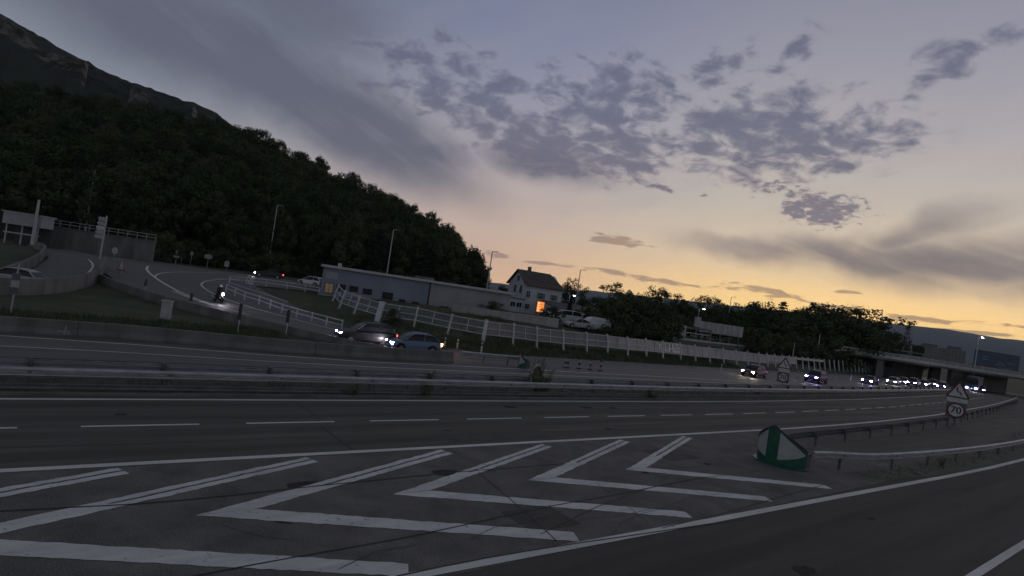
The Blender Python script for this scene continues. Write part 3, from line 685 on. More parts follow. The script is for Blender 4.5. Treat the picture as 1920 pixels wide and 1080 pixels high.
# ------------------------------------------------------------------ speed limit signs
def disc(r, n=36): return [(r * math.cos(2 * math.pi * i / n), r * math.sin(2 * math.pi * i / n)) for i in range(n)]
def speed_sign(label, base_, face, dia, post_h):
    t = thing('speed_sign', label, 'road sign', base_, face, 'temporary seventy signs'); r = dia / 2       # local -Y is the face
    zc = post_h + r
    mb = MB(); mb.tube([(0, .10, -.05), (0, .10, zc + r + 1.5)], .045, 8); mb.build('post', 'galv_dark', t)
    MB().box((0, .05, zc), (dia * 1.08, .03, dia * 1.02)).build('back_panel', 'galv_dark', t)
    d = MB().plate([(x, z + zc) for x, z in disc(r * .98)], -.005, .03).build('speed_disc', 'sign_red', t)
    MB().plate([(x, z + zc) for x, z in disc(r * .80)], -.012, .0).build('disc_face', 'sign_white', d)
    text_mesh('70', dia * .60, 'sign_black', d, Matrix.Translation((0, -.016, zc)) @ FACE, 'number', .003, .012)
    zp = zc + r + .06
    MB().box((0, .04, zp + .17), (dia * 1.1, .03, .34)).build('plate', 'sign_white', t)
    mb = MB()
    mb.box((-.08, .018, zp + .20), (dia * .5, .006, .05)); mb.box((.2, .018, zp + .10), (dia * .2, .006, .035)); mb.build('plate_lines', 'sign_grey', t)
    zt = zp + .40; L = dia * 1.28; h = L * .866
    def tri(k, z0): return [(-L / 2 * k, z0), (L / 2 * k, z0), (.0, z0 + h * k)]
    tr = MB().plate([(-L / 2 + .05, zt), (L / 2 - .05, zt), (L / 2, zt + .07), (.05, zt + h), (-.05, zt + h), (-L / 2, zt + .07)], .0, .03).build('warning_triangle', 'sign_red', t)
    MB().plate(tri(.80, zt + h * .055), -.007, .002).build('triangle_face', 'sign_white', tr)
    c = zt + h * .15; w = L * .055
    pth = [(L * .12, c), (L * .12, c + h * .12), (-L * .06, c + h * .24), (-L * .06, c + h * .38)]
    mb = MB()
    for a, b in zip(pth, pth[1:]): mb.bar((a[0], -.012, a[1]), (b[0], -.012, b[1]), w, .006, (0, 1, 0))
    mb.plate([(-L * .12, c + h * .37), (0, c + h * .37), (-L * .06, c + h * .48)], -.014, -.008); mb.build('bend_arrow', 'sign_black', tr)
    mb = MB().box((0, .02, zt - .03), (L * .98, .035, .035)); mb.build('crossbar', 'dark_steel', t)
    return t
p = DG(1787, 50.0, 790); p.z = hz(p.x, p.y)
speed_sign('seventy limit sign under a bend triangle beside the motorway edge line', p, -rad(36), 1.28, .72)
p = DG(1465, 62.5, 722)
speed_sign('seventy limit sign under a bend triangle on the median', p, -rad(26), 1.05, .55)

# ------------------------------------------------------------------ concrete barriers, walls
def barrier(name, label, cat, path, h, w=.5, m='concrete', base_w=None, seg=6.0, group=None, z0=-.15, h1=None):
    t = thing(name, label, cat, (0, 0, 0), 0, group); pts = resample(path, seg / 3); bw = base_w or w; H0 = h
    for i0 in range(0, len(pts) - 1, 3):
        secs = []
        for i in range(i0, min(i0 + 4, len(pts))):
            p = pts[i]; d = pts[min(i + 1, len(pts) - 1)] - pts[max(i - 1, 0)]; d.z = 0; d.normalize(); n = Vector((-d.y, d.x, 0)); q = Vector((p.x, p.y, hz(p.x, p.y)))
            if i == i0 : q = q + d * .012
            if i == min(i0 + 3, len(pts) - 1): q = q - d * .012
            h = H0 if h1 is None else H0 + (h1 - H0) * sst(.45, 1.0, i / (len(pts) - 1))
            secs.append([q + n * a + Vector((0, 0, b)) for a, b in ((-bw / 2, z0), (-bw / 2, .1), (-w / 2 * .8, h * .45), (-w / 2 * .7, h), (w / 2 * .7, h), (w / 2 * .8, h * .45), (bw / 2, .1), (bw / 2, z0))])
        MB().loft(secs).build('segment', m, t)
    return t
barrier('concrete_barrier', 'long low concrete barrier between the far carriageway and the grass', 'barrier', [G(*p) for p in ((-160, 612), (0, 622), (240, 635), (480, 656), (640, 668), (760, 675), (850, 679))], .76, .34, 'concrete', .55)
barrier('ramp_wall', 'concrete parapet wall along the curved slip road', 'wall', [G(*p) for p in ((186, 528), (230, 545), (284, 563), (355, 582), (453, 606), (560, 629), (640, 645), (730, 660), (800, 668))], .68, .30, 'concrete', h1=.35)
barrier('ramp_wall', 'curved concrete parapet in front of the road leaving to the left', 'wall', smoothpath([G(*p) for p in ((-90, 549), (0, 551), (60, 552), (118, 547), (160, 538), (184, 527), (192, 510), (196, 500))], 2), 1.15, .32, 'concrete')
barrier('ramp_wall', 'low concrete wall beside the grey shelter', 'wall', smoothpath([G(*p) for p in ((-40, 540), (20, 517), (56, 504), (84, 484), (82, 472), (66, 466))], 2), .95, .3, 'concrete')
# pale scrawl on the long barrier
a, b_ = G(106, 630), G(120, 631); mb = MB(); e = (b_ - a).normalized(); n = Vector((e.y, -e.x, 0)) * .28; a = a + n + Vector((0, 0, .3))
mb.bar(a + e * .05, a + e * .55, .05, .012, n); mb.bar(a + e * .35 + Vector((0, 0, -.1)), a + e * .40 + Vector((0, 0, .3)), .05, .012, n); mb.bar(a + e * .3 + Vector((0, 0, -.12)), a + e * .6 + Vector((0, 0, -.1)), .05, .012, n)
tag(mb.build('graffiti', 'sign_grey'), 'small pale graffiti scrawl on the long concrete barrier', 'graffiti')

# slip road and roundabout
poly = [G(*p) for p in ((196, 512), (240, 540), (300, 562), (450, 600), (640, 641), (800, 664), (880, 672), (985, 680), (960, 670), (905, 662), (835, 651), (760, 640), (700, 628), (640, 613), (590, 592), (540, 567), (500, 549), (478, 536),
                        (520, 540), (600, 548), (600, 541), (540, 525), (456, 513), (364, 501), (300, 491), (200, 476), (120, 463), (64, 455), (62, 466), (84, 474), (90, 486), (58, 508), (0, 530), (-100, 545), (-100, 548), (60, 549), (118, 543), (160, 534), (182, 522), (188, 508))]
slip = tag(ground_poly('slip_road', [(p.x, p.y) for p in poly], .02, 'asphalt_far', 2.0), kind='structure')
for pts, w, m_ in (([(71, 457), (127, 470), (190, 484), (255, 487), (323, 496), (364, 503), (456, 515)], .22, 'paint'), ([(160, 518), (175, 503), (174, 494), (166, 487)], .2, 'paint'),
                   ([(279, 499), (273, 507), (296, 525), (329, 544), (364, 560)], .28, 'paint'), ([(420, 512), (364, 511), (311, 511), (293, 515), (290, 521)], .18, 'paint'),
                   ([(456, 523), (397, 525), (376, 531), (380, 539), (400, 551), (450, 571), (520, 590), (600, 611), (650, 624)], .2, 'paint'),
                   ([(300, 556), (360, 572), (480, 603), (640, 636), (800, 660)], .35, 'paint_worn'), ([(430, 530), (460, 540), (500, 552), (540, 566)], .2, 'paint_worn')):
    mark('road_line', smoothpath([G(*p) for p in pts], 2), w, m_, slip, .032)
mb = MB(); ribbon(mb, [G(*p) for p in ((330, 547), (370, 563), (410, 576), (470, 592))], 1.0, .05, .3); mb.build('painted_island', 'conc_light', slip)
tag(ground_poly('pavement', [(p.x, p.y) for p in [G(*q) for q in ((66, 454), (120, 460), (200, 474), (262, 484), (240, 484), (190, 481), (130, 468), (74, 456))]], .012, 'concrete'), kind='structure')

# retaining wall with railing, far left
A, B = D(50, 455, 89), D(286, 486, 92); A.z = B.z = 2.0
dw = (B - A).normalized(); Lw = (B - A).length; nw = Vector((dw.y, -dw.x, 0))
t = thing('retaining_wall', 'dark retaining wall with steel railing below the wooded hill', 'wall', A)
t.rotation_euler = (0, 0, math.atan2(dw.y, dw.x))
n = 6
for i in range(n): MB().box((Lw * (i + .5) / n, .2, 1.5), (Lw / n - .03, .4, 3.6)).build('wall_panel', 'concrete_dark', t)
MB().box((Lw / 2, .15, 3.38), (Lw + .2, .6, .16)).build('coping', 'concrete', t)
rl = MB(); 
for z in (3.95, 4.4): rl.bar((0, .1, z), (Lw, .1, z), .07, .07)
rl.build('handrail', 'pole_steel', t)
for i in range(14): MB().box((Lw * i / 13, .1, 3.9), (.06, .06, 1.1)).build('railing_post', 'pole_steel', t)

# grey shelter at the far left edge
A = DG(4, 84); t = thing('shelter', 'grey flat roofed shelter with rail at the roundabout arm', 'shelter', A, rad(10))
Wd = 60 * 84 / FPX
MB().box((Wd / 2, 1.2, 3.6), (Wd + .4, 3.0, 1.7)).build('fascia', 'sign_grey', t); MB().box((Wd / 2, 1.2, 4.5), (Wd + .8, 3.3, .14)).build('roof', 'fascia', t)
for x in (.3, 2.3, Wd - .3): MB().box((x, 0, 1.3), (.16, .16, 2.9)).build('post', 'pole_steel', t)
MB().box((Wd / 2, -.05, 1.55), (Wd, .08, .2)).build('rail', 'pole_steel', t); MB().box((Wd / 2, 2.5, 1.2), (Wd, .1, 3.1)).build('back_wall', 'dark_steel', t)

# ------------------------------------------------------------------ poles, lamps, signs on the left
def lamp_pole(label, px, Y, top, base_py=None, r=.11, head=True, lit=None, group=None, lean=0.0, m='pole_steel', foot=None, name='street_lamp'):
    b = DG(px, Y, base_py) if foot is None else foot; tp = D(top[0], top[1], Y); h = tp.z - b.z
    t = thing(name, label, 'street lamp' if name == 'street_lamp' else 'pole', b, 0, group)
    off = Vector((tp.x - b.x, tp.y - b.y, h)) if lean is None else Vector((0, 0, h))
    MB().tube([(0, 0, -.2), tuple(off * .3), tuple(off)], [r * 1.35, r * 1.15, r * .75], 8).build('pole', m, t)
    MB().tube([(0, 0, -.1), (0, 0, .25)], [r * 2.2, r * 2.0], 8).build('base', 'concrete', t)
    if head:
        MB().tube([tuple(off), tuple(off + Vector((.35, 0, .12))), tuple(off + Vector((.9, 0, .14)))], [r * .7, r * .6, r * .5], 6).build('arm', m, t)
        MB().loft([[(off.x + x, off.y + y, off.z + z) for y, z in ((-.12, .10), (.12, .10), (.09, .22), (-.09, .22))] for x in (.7, 1.25)]).build('lamp_head', 'galv_dark', t)
        if lit: MB().box((off.x + .98, off.y, off.z + .02), (.34, .22, .12)).build("lamp_glass", lit, t)
    return t
lamp_pole('thick grey pole rising beside the grey shelter', 60, 84, (77, 375), 466, .20, False, name='utility_pole')
lamp_pole('bare pole standing in front of the dark retaining wall woods', 172, 104, (177, 318), 360, .13, False, foot=Vector((*(D(172, 352, 104).xy), hill_xy(*D(172, 352, 104).xy))), name='utility_pole')
lamp_pole('slim lamp pole among trees above the parked dark car', 510, 122, (516, 385), 440, .12, True, foot=Vector((*(D(510, 450, 122).xy), hill_xy(*D(510, 450, 122).xy))))
lamp_pole('slim lamp pole behind the roof of the blue clad building', 729, 116, (735, 431), 490, .12, True, foot=Vector((*(D(729, 490, 116).xy), 2.3)))
lamp_pole('lamp pole at the end of the wooded hill beside the white house', 908, 122, (915, 471), 520, .13, True, foot=DG(908, 122, 520))
lamp_pole('lamp pole rising out of the tree behind the white house', 1075, 135, (1078, 505), 540, .12, True, foot=DG(1075, 135, 540))
lamp_pole('lamp pole in front of the sunset between the ragged trees', 1359, 150, (1362, 556), 600, .10, True)

def dir_blade(mb, x0, x1, z, h):
    mb.plate([(x1, z - h / 2), (x1, z + h / 2), (x0 + .25, z + h / 2), (x0, z), (x0 + .25, z - h / 2)], -.03, .02)
b = G(187, 487); t = thing('direction_sign', 'pole with a stack of pale direction blades at the roundabout', 'road sign', b, rad(-20))
MB().tube([(0, 0, -.1), (.10, 0, 5.6)], .11, 8).build('post', 'pole_steel', t)
for i in range(5):
    mb = MB(); dir_blade(mb, -1.4 - .06 * i, -.02, 5.15 - .56 * i, .48); mb.build('blade', 'sign_grey' if i != 2 else 'sign_white', t)
def small_sign(label, px, py, shape, size, h, rot=0.0, cat='road sign', face='sign_white', ring=None, plate=False, Y=None):
    b = G(px, py) if Y is None else DG(px, Y, py); t = thing('road_sign', label, cat, b, rot)
    MB().tube([(0, 0, -.1), (0, 0, h + size * .4)], .04, 6).build('post', 'pole_steel', t); r = size / 2
    if shape == 'disc': o2 = [(x, z + h) for x, z in disc(r, 24)]; i2 = [(x * .76, z * .76 + h) for x, z in disc(r, 24)]
    elif shape == 'yield': o2 = [(-r, h + r * .8), (0, h - r * .95), (r, h + r * .8)]; i2 = [(-r * .62, h + r * .56), (0, h - r * .52), (r * .62, h + r * .56)]
    elif shape == 'tri': o2 = [(-r, h - r * .75), (r, h - r * .75), (0, h + r)]; i2 = [(-r * .62, h - r * .54), (r * .62, h - r * .54), (0, h + r * .56)]
    else: o2 = [(-r, h - r * .5), (r * .8, h - r * .5), (r * 1.15, h), (r * .8, h + r * .5), (-r, h + r * .5)]; i2 = None
    if shape in ('yield', 'tri') : pass
    p_ = MB().plate(o2, -.06, -.035).build('panel', ring or face, t)
    if ring and i2: MB().plate(i2, -.07, -.058).build('panel_face', face, p_)
    if plate: MB().box((0, -.05, h - r * 1.05), (size * .9, .025, size * .28)).build('plate', 'sign_white', t)
    return t
small_sign('red bordered give way sign with white plate at the wood edge', 329, 495, 'yield', 1.4, 2.0, rad(-15), ring='sign_redlit', plate=True)
small_sign('plain green backed sign just beside the give way sign', 339, 496, 'disc', .7, 1.6, rad(20), face='leaf_olive')
small_sign('slim marker sign on the grass bank behind the roundabout', 357, 492, 'disc', .6, 2.2, 0, face='sign_grey', plate=True, Y=108)
small_sign('pale arrow shaped direction sign on the grass bank', 388, 502, 'arrow', 1.5, 2.0, rad(-10), face='sign_grey')
small_sign('round sign seen from behind with a small white plate below', 424, 507, 'disc', .9, 1.3, 0, face='sign_grey', plate=True)
small_sign('round grey sign with white bar against the retaining wall', 214, 484, 'disc', .95, 1.1, rad(-10), ring='sign_white', face='sign_grey')
small_sign('small hooked sign against the retaining wall', 109, 464, 'disc', .6, 1.4, 0, ring='sign_grey', face='concrete_dark')
small_sign('warning triangle standing behind the junction of the parapet walls', 227, 515, 'tri', 1.5, .95, rad(-25), ring='sign_pink', face='sign_white')
small_sign('warning triangle beside the white rail fence of the island', 469, 541, 'tri', 1.0, .9, rad(-20), ring='sign_white', face='sign_grey')
# dark marker posts in the grass behind the long barrier
def marker_post(label, px, py, top, panel):
    b = G(px, py); u = D(top[0], top[1], b.y); h = u.z - b.z
    t = thing('marker_post', label, 'marker post', b, rad(-20))
    MB().tube([(0, 0, -.1), (0, 0, h)], .035, 6).build('post', 'pole_steel', t); MB().box((0, -.04, h - panel / 2), (.28, .03, panel)).build('panel', 'dark_steel', t)
marker_post('dark marker post in the grass below the motorbike', 446, 624, (455, 570), 1.1)
marker_post('dark marker post by the parapet below the white rail fence', 536, 630, (543, 581), .95)
marker_post('short dark marker post in front of the parapet before the curve', 271, 556, (277, 524), .6)
marker_post('short dark marker post on the parapet just left of the motorbike', 357, 579, (362, 550), .7)
b = G(21, 588); t = thing('marker_post', 'post with faded dark and pale marker panel before the curved parapet', 'marker post', b, rad(15))
MB().tube([(0, 0, -.1), (.05, 0, 2.9)], .05, 6).build('post', 'pole_steel', t)
for i, m_ in enumerate(('shutter', 'sign_grey', 'shutter')): MB().box((.03, -.06, 1.35 + i * .42), (.42, .03, .42)).build('panel', m_, t)
b = G(310, 600); t = thing('roadside_cabinet', 'grey roadside cabinet on the grass behind the long barrier', 'cabinet', b, rad(15))
MB().box((0, 0, .05), (.8, .6, .12)).build('plinth', 'concrete', t); MB().box((0, 0, .72), (.62, .42, 1.24)).build('body', 'sign_grey', t); MB().box((0, -.02, 1.37), (.70, .52, .07)).build('lid', 'conc_light', t); MB().box((0, -.215, .72), (.52, .012, 1.05)).build('door', 'pole_steel', t)

# white post and rail fences along the slip road
def rail_fence(label, path, h=.95, step=2.2, rails=(.45, .85)):
    t = thing('rail_fence', label, 'fence'); pts = resample(path, step)
    for a, c in zip(pts, pts[1:]):
        for z in rails: MB().bar(a + Vector((0, 0, z)), c + Vector((0, 0, z)), .05, .085).build('rail', 'white_steel', t)
    for a in pts: MB().box((a.x, a.y, hz(a.x, a.y) + h / 2 - .05), (.11, .11, h + .1)).build('post', 'white_steel', t)
rail_fence('white two rail fence along the lower side of the slip road island', [G(*p) for p in ((424, 548), (455, 562), (480, 569), (530, 588), (575, 601), (645, 620))])
rail_fence('white two rail fence along the upper side of the island by the dark car', [G(*p) for p in ((430, 531), (470, 533), (520, 539), (560, 545), (598, 552))], .85, 2.6)

# ------------------------------------------------------------------ noise barrier on the embankment
t = thing('noise_barrier', 'long leaning noise barrier of white posts and panels on the embankment', 'noise barrier')
LEAN = math.tan(rad(14))
px_post = [(622, 566), (634, 580), (662, 591), (706, 605), (775, 615), (838, 629), (905, 642), (962, 648), (1007, 654), (1057, 658), (1101, 661), (1140, 664), (1178, 668), (1213, 670), (1244, 673), (1277, 676), (1305, 679), (1332, 681), (1358, 683), (1382, 685.5), (1404, 687), (1425, 689)]
fp = [G(*p) for p in px_post]
# beyond: every three metres along the road
s0, t0 = st(fp[-1].x, fp[-1].y)
for i in range(1, 24): fp.append(RP(s0 + 3.4 * i, t0 + .03 * i))
fr = []
for i, p in enumerate(fp):
    d = fp[min(i + 1, len(fp) - 1)] - fp[max(i - 1, 0)]; d.z = 0; d.normalize(); fr.append((p, d, Vector((-d.y, d.x, 0))))
HP = 2.2
for i, (p, d, nb) in enumerate(fr):
    wide = i in (3, 6); hp = HP * (1 + .07 * sst(8, 22, i))
    w = .62 if i == 3 else (.34 if i == 6 else .13)
    up = (nb * LEAN + Vector((0, 0, 1))) * hp
    MB().bar(p - Vector((0, 0, .3)), p + up, w, .18, nb).build('post', 'white_steel', t)
    MB().box((0, 0, .05), (.34, .34, .16), Matrix.Translation(p) @ Matrix.Rotation(math.atan2(d.y, d.x), 4, 'Z')).build('post_foot', 'concrete', t)
for i in range(len(fr) - 1):
    (p, d, nb), (q, d2, nb2) = fr[i], fr[i + 1]
    at = lambda P, N, k: P + (N * LEAN + Vector((0, 0, 1))) * (HP * k)
    z0, z1 = (.36, .94) if i < 24 else (.44, .97)
    if i < 31:
        mp_ = 'panel_clear' if i < 6 else 'panel_dark' if i < 11 else 'panel_grey'
        lowk = z0 if i < 22 else .44 + (.78 - .44) * max(0, min(1, (i - 25) / .5 if i > 25 else 0))
        a, c, e, f = at(p, nb, lowk), at(q, nb2, lowk), at(q, nb2, z1), at(p, nb, z1)
        off = nb * .05
        pn = MB().loft([[a + off, c + off, e + off, f + off], [a + off * 1.8, c + off * 1.8, e + off * 1.8, f + off * 1.8]]).build('panel', mp_, t)
        if i < 26:
            for kz in (z0, (z0 + z1) / 2 - .03, z1 - .02) if i < 13 else (z1 - .02, z0):
                MB().bar(at(p, nb, kz) - nb * .05, at(q, nb2, kz) - nb2 * .05, .06, .07).build('rail', 'white_steel', t)
            m0, m1 = (at(p, nb, z0) + at(q, nb2, z0)) / 2, (at(p, nb, z1) + at(q, nb2, z1)) / 2
            MB().bar(m0, m1, .07, .05, nb).build('mullion', 'white_steel' if i < 9 else 'sign_grey', t)
# graffiti letters painted on two panels
def gstroke(i, pts, w, parent):
    (p, d, nb), (q, d2, nb2) = fr[i], fr[i + 1]
    f = lambda x, z: (p.lerp(q, x) + (nb * LEAN + Vector((0, 0, 1))) * (HP * z)) - nb * .012
    mb = MB()
    for a, b in zip(pts, pts[1:]): mb.bar(f(*a), f(*b), w, .01, nb)
    mb.build('letter', 'graffiti', parent)
gt = thing('graffiti', 'white graffiti letters sprayed on two panels of the noise barrier', 'graffiti', fr[13][0])
gt.location = (0, 0, 0)
gstroke(13, [(.62, .80), (.98, .80)], .16, gt); gstroke(13, [(.80, .80), (.78, .5)], .2, gt); gstroke(13, [(.88, .75), (.92, .45), (1.0, .48)], .16, gt)
gstroke(14, [(.14, .92), (.12, .45)], .26, gt); gstroke(14, [(.14, .47), (.40, .47)], .2, gt); gstroke(14, [(.36, .9), (.36, .46)], .26, gt); gstroke(14, [(.56, .92), (.56, .5), (.96, .47)], .26, gt); gstroke(14, [(.76, .92), (.95, .60)], .26, gt); gstroke(14, [(.2, .60), (.9, .66)], .16, gt); gstroke(14, [(.1, .93), (.95, .92)], .12, gt)

# grass slope strip, delineators and beacons along the far edge
def delineator(label, px, py, h, group, kind='white'):
    b = G(px, py); t = thing('delineator_post' if kind == 'white' else 'traffic_beacon', label, 'delineator' if kind == 'white' else 'beacon', b, random.uniform(-.3, .3), group)
    if kind == 'white':
        MB().loft([[(-.07, -.05, -.05), (.07, -.05, -.05), (.07, .05, -.05), (-.07, .05, -.05)], [(-.07, -.05, h), (.07, -.05, h), (.05, .05, h + .06), (-.05, .05, h + .06)]]).build('body', 'white_steel', t)
        MB().box((0, -.004, h - .18), (.145, .105, .12)).build('reflector', 'sign_black', t)
    else:
        MB().tube([(0, 0, 0), (0, 0, .06)], .22, 10).build('foot', 'plastic_black', t)
        for i, m_ in enumerate(('sign_grey', 'dark_steel', 'sign_grey', 'dark_steel')): MB().tube([(0, 0, .06 + i * h / 4), (0, 0, .06 + (i + 1) * h / 4)], .09, 10).build('band', m_, t)
for px, py in ((833, 652), (857, 655), (902, 661), (668, 636), (674, 636)): delineator('white delineator post on the verge of the slip road', px, py, .85, 'delineators along the slip road')
for px, py in ((1351, 699), (1495, 709), (1566, 713), (1594, 714)): delineator('white delineator post at the far motorway edge beside passing cars', px, py, 1.0, 'delineators along the far motorway edge')
for px, py in ((1059, 689), (1064, 689), (1085, 691), (1106, 693), (1125, 695)): delineator('striped beacon standing at the merge of the slip road', px, py, .95, 'beacons at the merge', 'b')
# back of a round topped sign on the median
b = RP(*(lambda p: (p[0], 25.9))(st(*G(970, 722).xy))); t = thing('median_sign', 'pale framed sign seen from the side on the median rail', 'road sign', b, rad(52))
fr_ = [(.0 + .5 * math.cos(a), 1.0 + .55 * math.sin(a)) for a in [math.pi * k / 10 for k in range(11)]]
fr_ = [(.5, .15)] + fr_ + [(-.5, .15)]
mb = MB()
for a, c in zip(fr_, fr_[1:] + fr_[:1]): mb.bar((a[0], 0, a[1]), (c[0], 0, c[1]), .09, .06, (0, 1, 0))
mb.build('frame', 'white_steel', t); MB().plate([(x * .9, z) for x, z in fr_], .015, .03).build('panel', 'dark_steel', t); MB().box((0, -.02, .75), (.5, .02, .12)).build('stripe', 'sign_grey', t); MB().tube([(0, .05, -.1), (0, .05, .6)], .04).build('post', 'galv_dark', t)

# ------------------------------------------------------------------ vehicles
def ring(x, zb, zm, zt, hw):
    h = [(hw * .86, zb), (hw, zb + .14), (hw, zm), (hw * .955, zt - .05), (hw * .80, zt)]
    return [(x, y, z) for y, z in h] + [(x, -y, z) for y, z in reversed(h)]
STY = {
 'hatch': dict(L=4.15, H=1.47, low=[(-.50, .42, .6, .78, .72), (-.475, .30, .6, .93, .83), (-.30, .20, .6, .95, .89), (.0, .19, .6, .92, .89), (.20, .19, .6, .90, .89), (.33, .20, .58, .85, .88), (.45, .24, .54, .73, .80), (.5, .36, .5, .60, .62)],
               gh=[(-.475, .94, .70), (-.40, 1.25, .66), (-.31, 1.42, .62), (-.12, 1.47, .61), (.06, 1.44, .61), (.17, 1.22, .65), (.27, .90, .72)], rf=(-.36, .07)),
 'sedan': dict(L=4.5, H=1.42, low=[(-.50, .45, .6, .82, .70), (-.47, .30, .6, .95, .82), (-.30, .20, .6, .95, .88), (.0, .19, .6, .90, .88), (.20, .19, .6, .88, .88), (.33, .20, .57, .83, .87), (.45, .24, .54, .72, .80), (.5, .36, .5, .60, .62)],
               gh=[(-.40, .95, .70), (-.28, 1.28, .64), (-.17, 1.40, .61), (-.04, 1.42, .60), (.05, 1.40, .60), (.15, 1.18, .65), (.25, .88, .72)], rf=(-.20, .07)),
 'suv': dict(L=4.5, H=1.68, low=[(-.50, .48, .7, .92, .76), (-.48, .36, .7, 1.05, .86), (-.30, .26, .7, 1.07, .92), (.0, .25, .7, 1.04, .92), (.20, .25, .7, 1.03, .92), (.33, .26, .66, .98, .91), (.45, .30, .6, .86, .85), (.5, .42, .58, .70, .70)],
             gh=[(-.485, 1.06, .74), (-.43, 1.45, .69), (-.36, 1.62, .65), (-.15, 1.68, .64), (.06, 1.64, .64), (.17, 1.36, .68), (.25, 1.03, .75)], rf=(-.42, .07)),
 'van': dict(L=5.0, H=1.98, low=[(-.50, .40, .8, 1.25, .86), (-.49, .30, .8, 1.30, .93), (-.30, .24, .8, 1.30, .95), (.0, .24, .8, 1.28, .95), (.22, .24, .8, 1.22, .95), (.36, .26, .7, 1.08, .93), (.46, .30, .6, .90, .88), (.5, .42, .6, .72, .72)],
             gh=[(-.495, 1.29, .85), (-.48, 1.80, .80), (-.44, 1.96, .76), (-.2, 1.98, .76), (.12, 1.93, .75), (.24, 1.6, .78), (.36, 1.10, .82)], rf=(-.47, .13))}
def car(label, loc, heading, style, paint, head='lamp_off', tail='tail_off', pitch=0.0, glass='glass_dark', solid_sides=False, group=None, cat='car', name='car', side_tail=None):
    S = STY[style]; L = S['L']; t = thing(name, label, cat, loc, heading, group); t.rotation_euler = (0, -pitch, heading)
    low = [(a * L, *r) for a, *r in S['low']]
    MB().loft([ring(*q) for q in low]).build('body', paint, t, smooth=False)
    def belt(x):
        return itp([(q[0], q[3]) for q in low], x) - .04
    secs = [[(a * L, hb * 1.06, belt(a * L)), (a * L, hb, (z + belt(a * L)) / 2 + .05), (a * L, hb * .86, z), (a * L, -hb * .86, z), (a * L, -hb, (z + belt(a * L)) / 2 + .05), (a * L, -hb * 1.06, belt(a * L))] for a, z, hb in [(g_[0], max(g_[1], belt(g_[0] * L) + .01), g_[2]) for g_ in S['gh']]]
    MB().loft(secs).build('windows', paint if solid_sides else glass, t)
    x0, x1 = S['rf']; gh = S['gh']; zz = lambda a: itp([(g_[0], g_[1]) for g_ in gh], a); ww = lambda a: itp([(g_[0], g_[2]) for g_ in gh], a)
    MB().loft([[(a * L, ww(a) * .92, zz(a) - .04), (a * L, ww(a) * .84, zz(a) + .022), (a * L, -ww(a) * .84, zz(a) + .022), (a * L, -ww(a) * .92, zz(a) - .04)] for a in [x0 + (x1 - x0) * i / 6 for i in range(7)]]).build('roof', paint, t)
    for sg in (-1, 1):
        for aa, bb in ((gh[0][0], x0), (gh[-1][0], x1)):
            MB().bar((aa * L, sg * ww(aa) * 1.04, belt(aa * L) + .02), (bb * L, sg * ww(bb) * .90, zz(bb) - .02), .09, .07).build('pillar', paint, t)
        xm = (x0 + x1) / 2 * L; MB().bar((xm, sg * (ww((x0 + x1) / 2) * 1.07), belt(xm)), (xm - .06, sg * ww((x0 + x1) / 2) * .90, zz((x0 + x1) / 2) - .03), .08, .05).build('pillar', paint, t)
    hwm = max(q[4] for q in low); r = .31 if style in ('hatch', 'sedan') else .35
    wm = MB().tube([(0, -.10, 0), (0, .10, 0)], r, 18).build('wheel', 'tyre', t); wm.location = (.31 * L, hwm - .07, r)
    rm = MB().tube([(0, .085, 0), (0, .108, 0)], r * .62, 14).build('rim', 'rim', wm)
    for sx in (.31, -.30):
        for sg in (1, -1):
            ac = MB().tube([(sx * L, sg * (hwm - .03), r + .02), (sx * L, sg * (hwm + .006), r + .02)], r + .07, 18); ac.build('wheel_arch', 'plastic_black', t)
            if sx > 0 and sg > 0: continue
            w2 = link_copy(wm, t, (sx * L, sg * (hwm - .07), r), (0, 0, 0 if sg > 0 else math.pi)); link_copy(rm, w2)
    zf = itp([(q[0], q[3]) for q in low], .45 * L) - .12
    for sg in (-1, 1):
        MB().loft([[(.445 * L, sg * .76, zf - .08), (.445 * L, sg * .76, zf + .08), (.43 * L, sg * .46, zf + .09), (.43 * L, sg * .46, zf - .08)], [(.478 * L, sg * .73, zf - .07), (.472 * L, sg * .74, zf + .06), (.485 * L, sg * .48, zf + .07), (.491 * L, sg * .48, zf - .07)]]).build('headlight', head, t)
        MB().box((-.488 * L, sg * .68, itp([(q[0], q[3]) for q in low], -.48 * L) - .12), (.10, .26, .20)).build('taillight', (side_tail or tail), t)
        MB().loft([[(.21 * L, sg * (hwm * .93), belt(.2 * L) + .06), (.21 * L, sg * (hwm * .93 + .2), belt(.2 * L) + .08), (.21 * L, sg * (hwm * .93 + .2), belt(.2 * L) + .2), (.21 * L, sg * (hwm * .93), belt(.2 * L) + .16)], [(.235 * L, sg * (hwm * .93), belt(.2 * L) + .08), (.235 * L, sg * (hwm * .93 + .16), belt(.2 * L) + .1), (.235 * L, sg * (hwm * .93 + .16), belt(.2 * L) + .18), (.235 * L, sg * (hwm * .93), belt(.2 * L) + .15)]]).build('mirror', paint, t)
    MB().box((.497 * L, 0, .42), (.04, .52, .11)).build('number_plate', 'sign_white', t)
    MB().box((.492 * L, 0, .56 if style != 'suv' else .66), (.03, .8, .12)).build('grille', 'plastic_black', t)
    return t
def vec_ang(p, q): d = q - p; return math.atan2(d.y, d.x)
HB = RA + math.pi
def pitch_of(p, ang):
    a = p + Vector((math.cos(ang), math.sin(ang), 0)); return math.atan(hz(a.x, a.y) - hz(p.x, p.y))
a1 = rad(211)
p = G(684, 645); car('black hatchback driving up the slip road ahead of the blue grey car', p, a1, 'suv', 'paint_black', 'head_blue', 'tail_red', pitch_of(p, a1))
p = G(773, 659); car('blue grey hatchback with orange rear light behind the black car', p, a1, 'hatch', 'paint_bluegrey', 'head_white', 'tail_orange', pitch_of(p, a1))
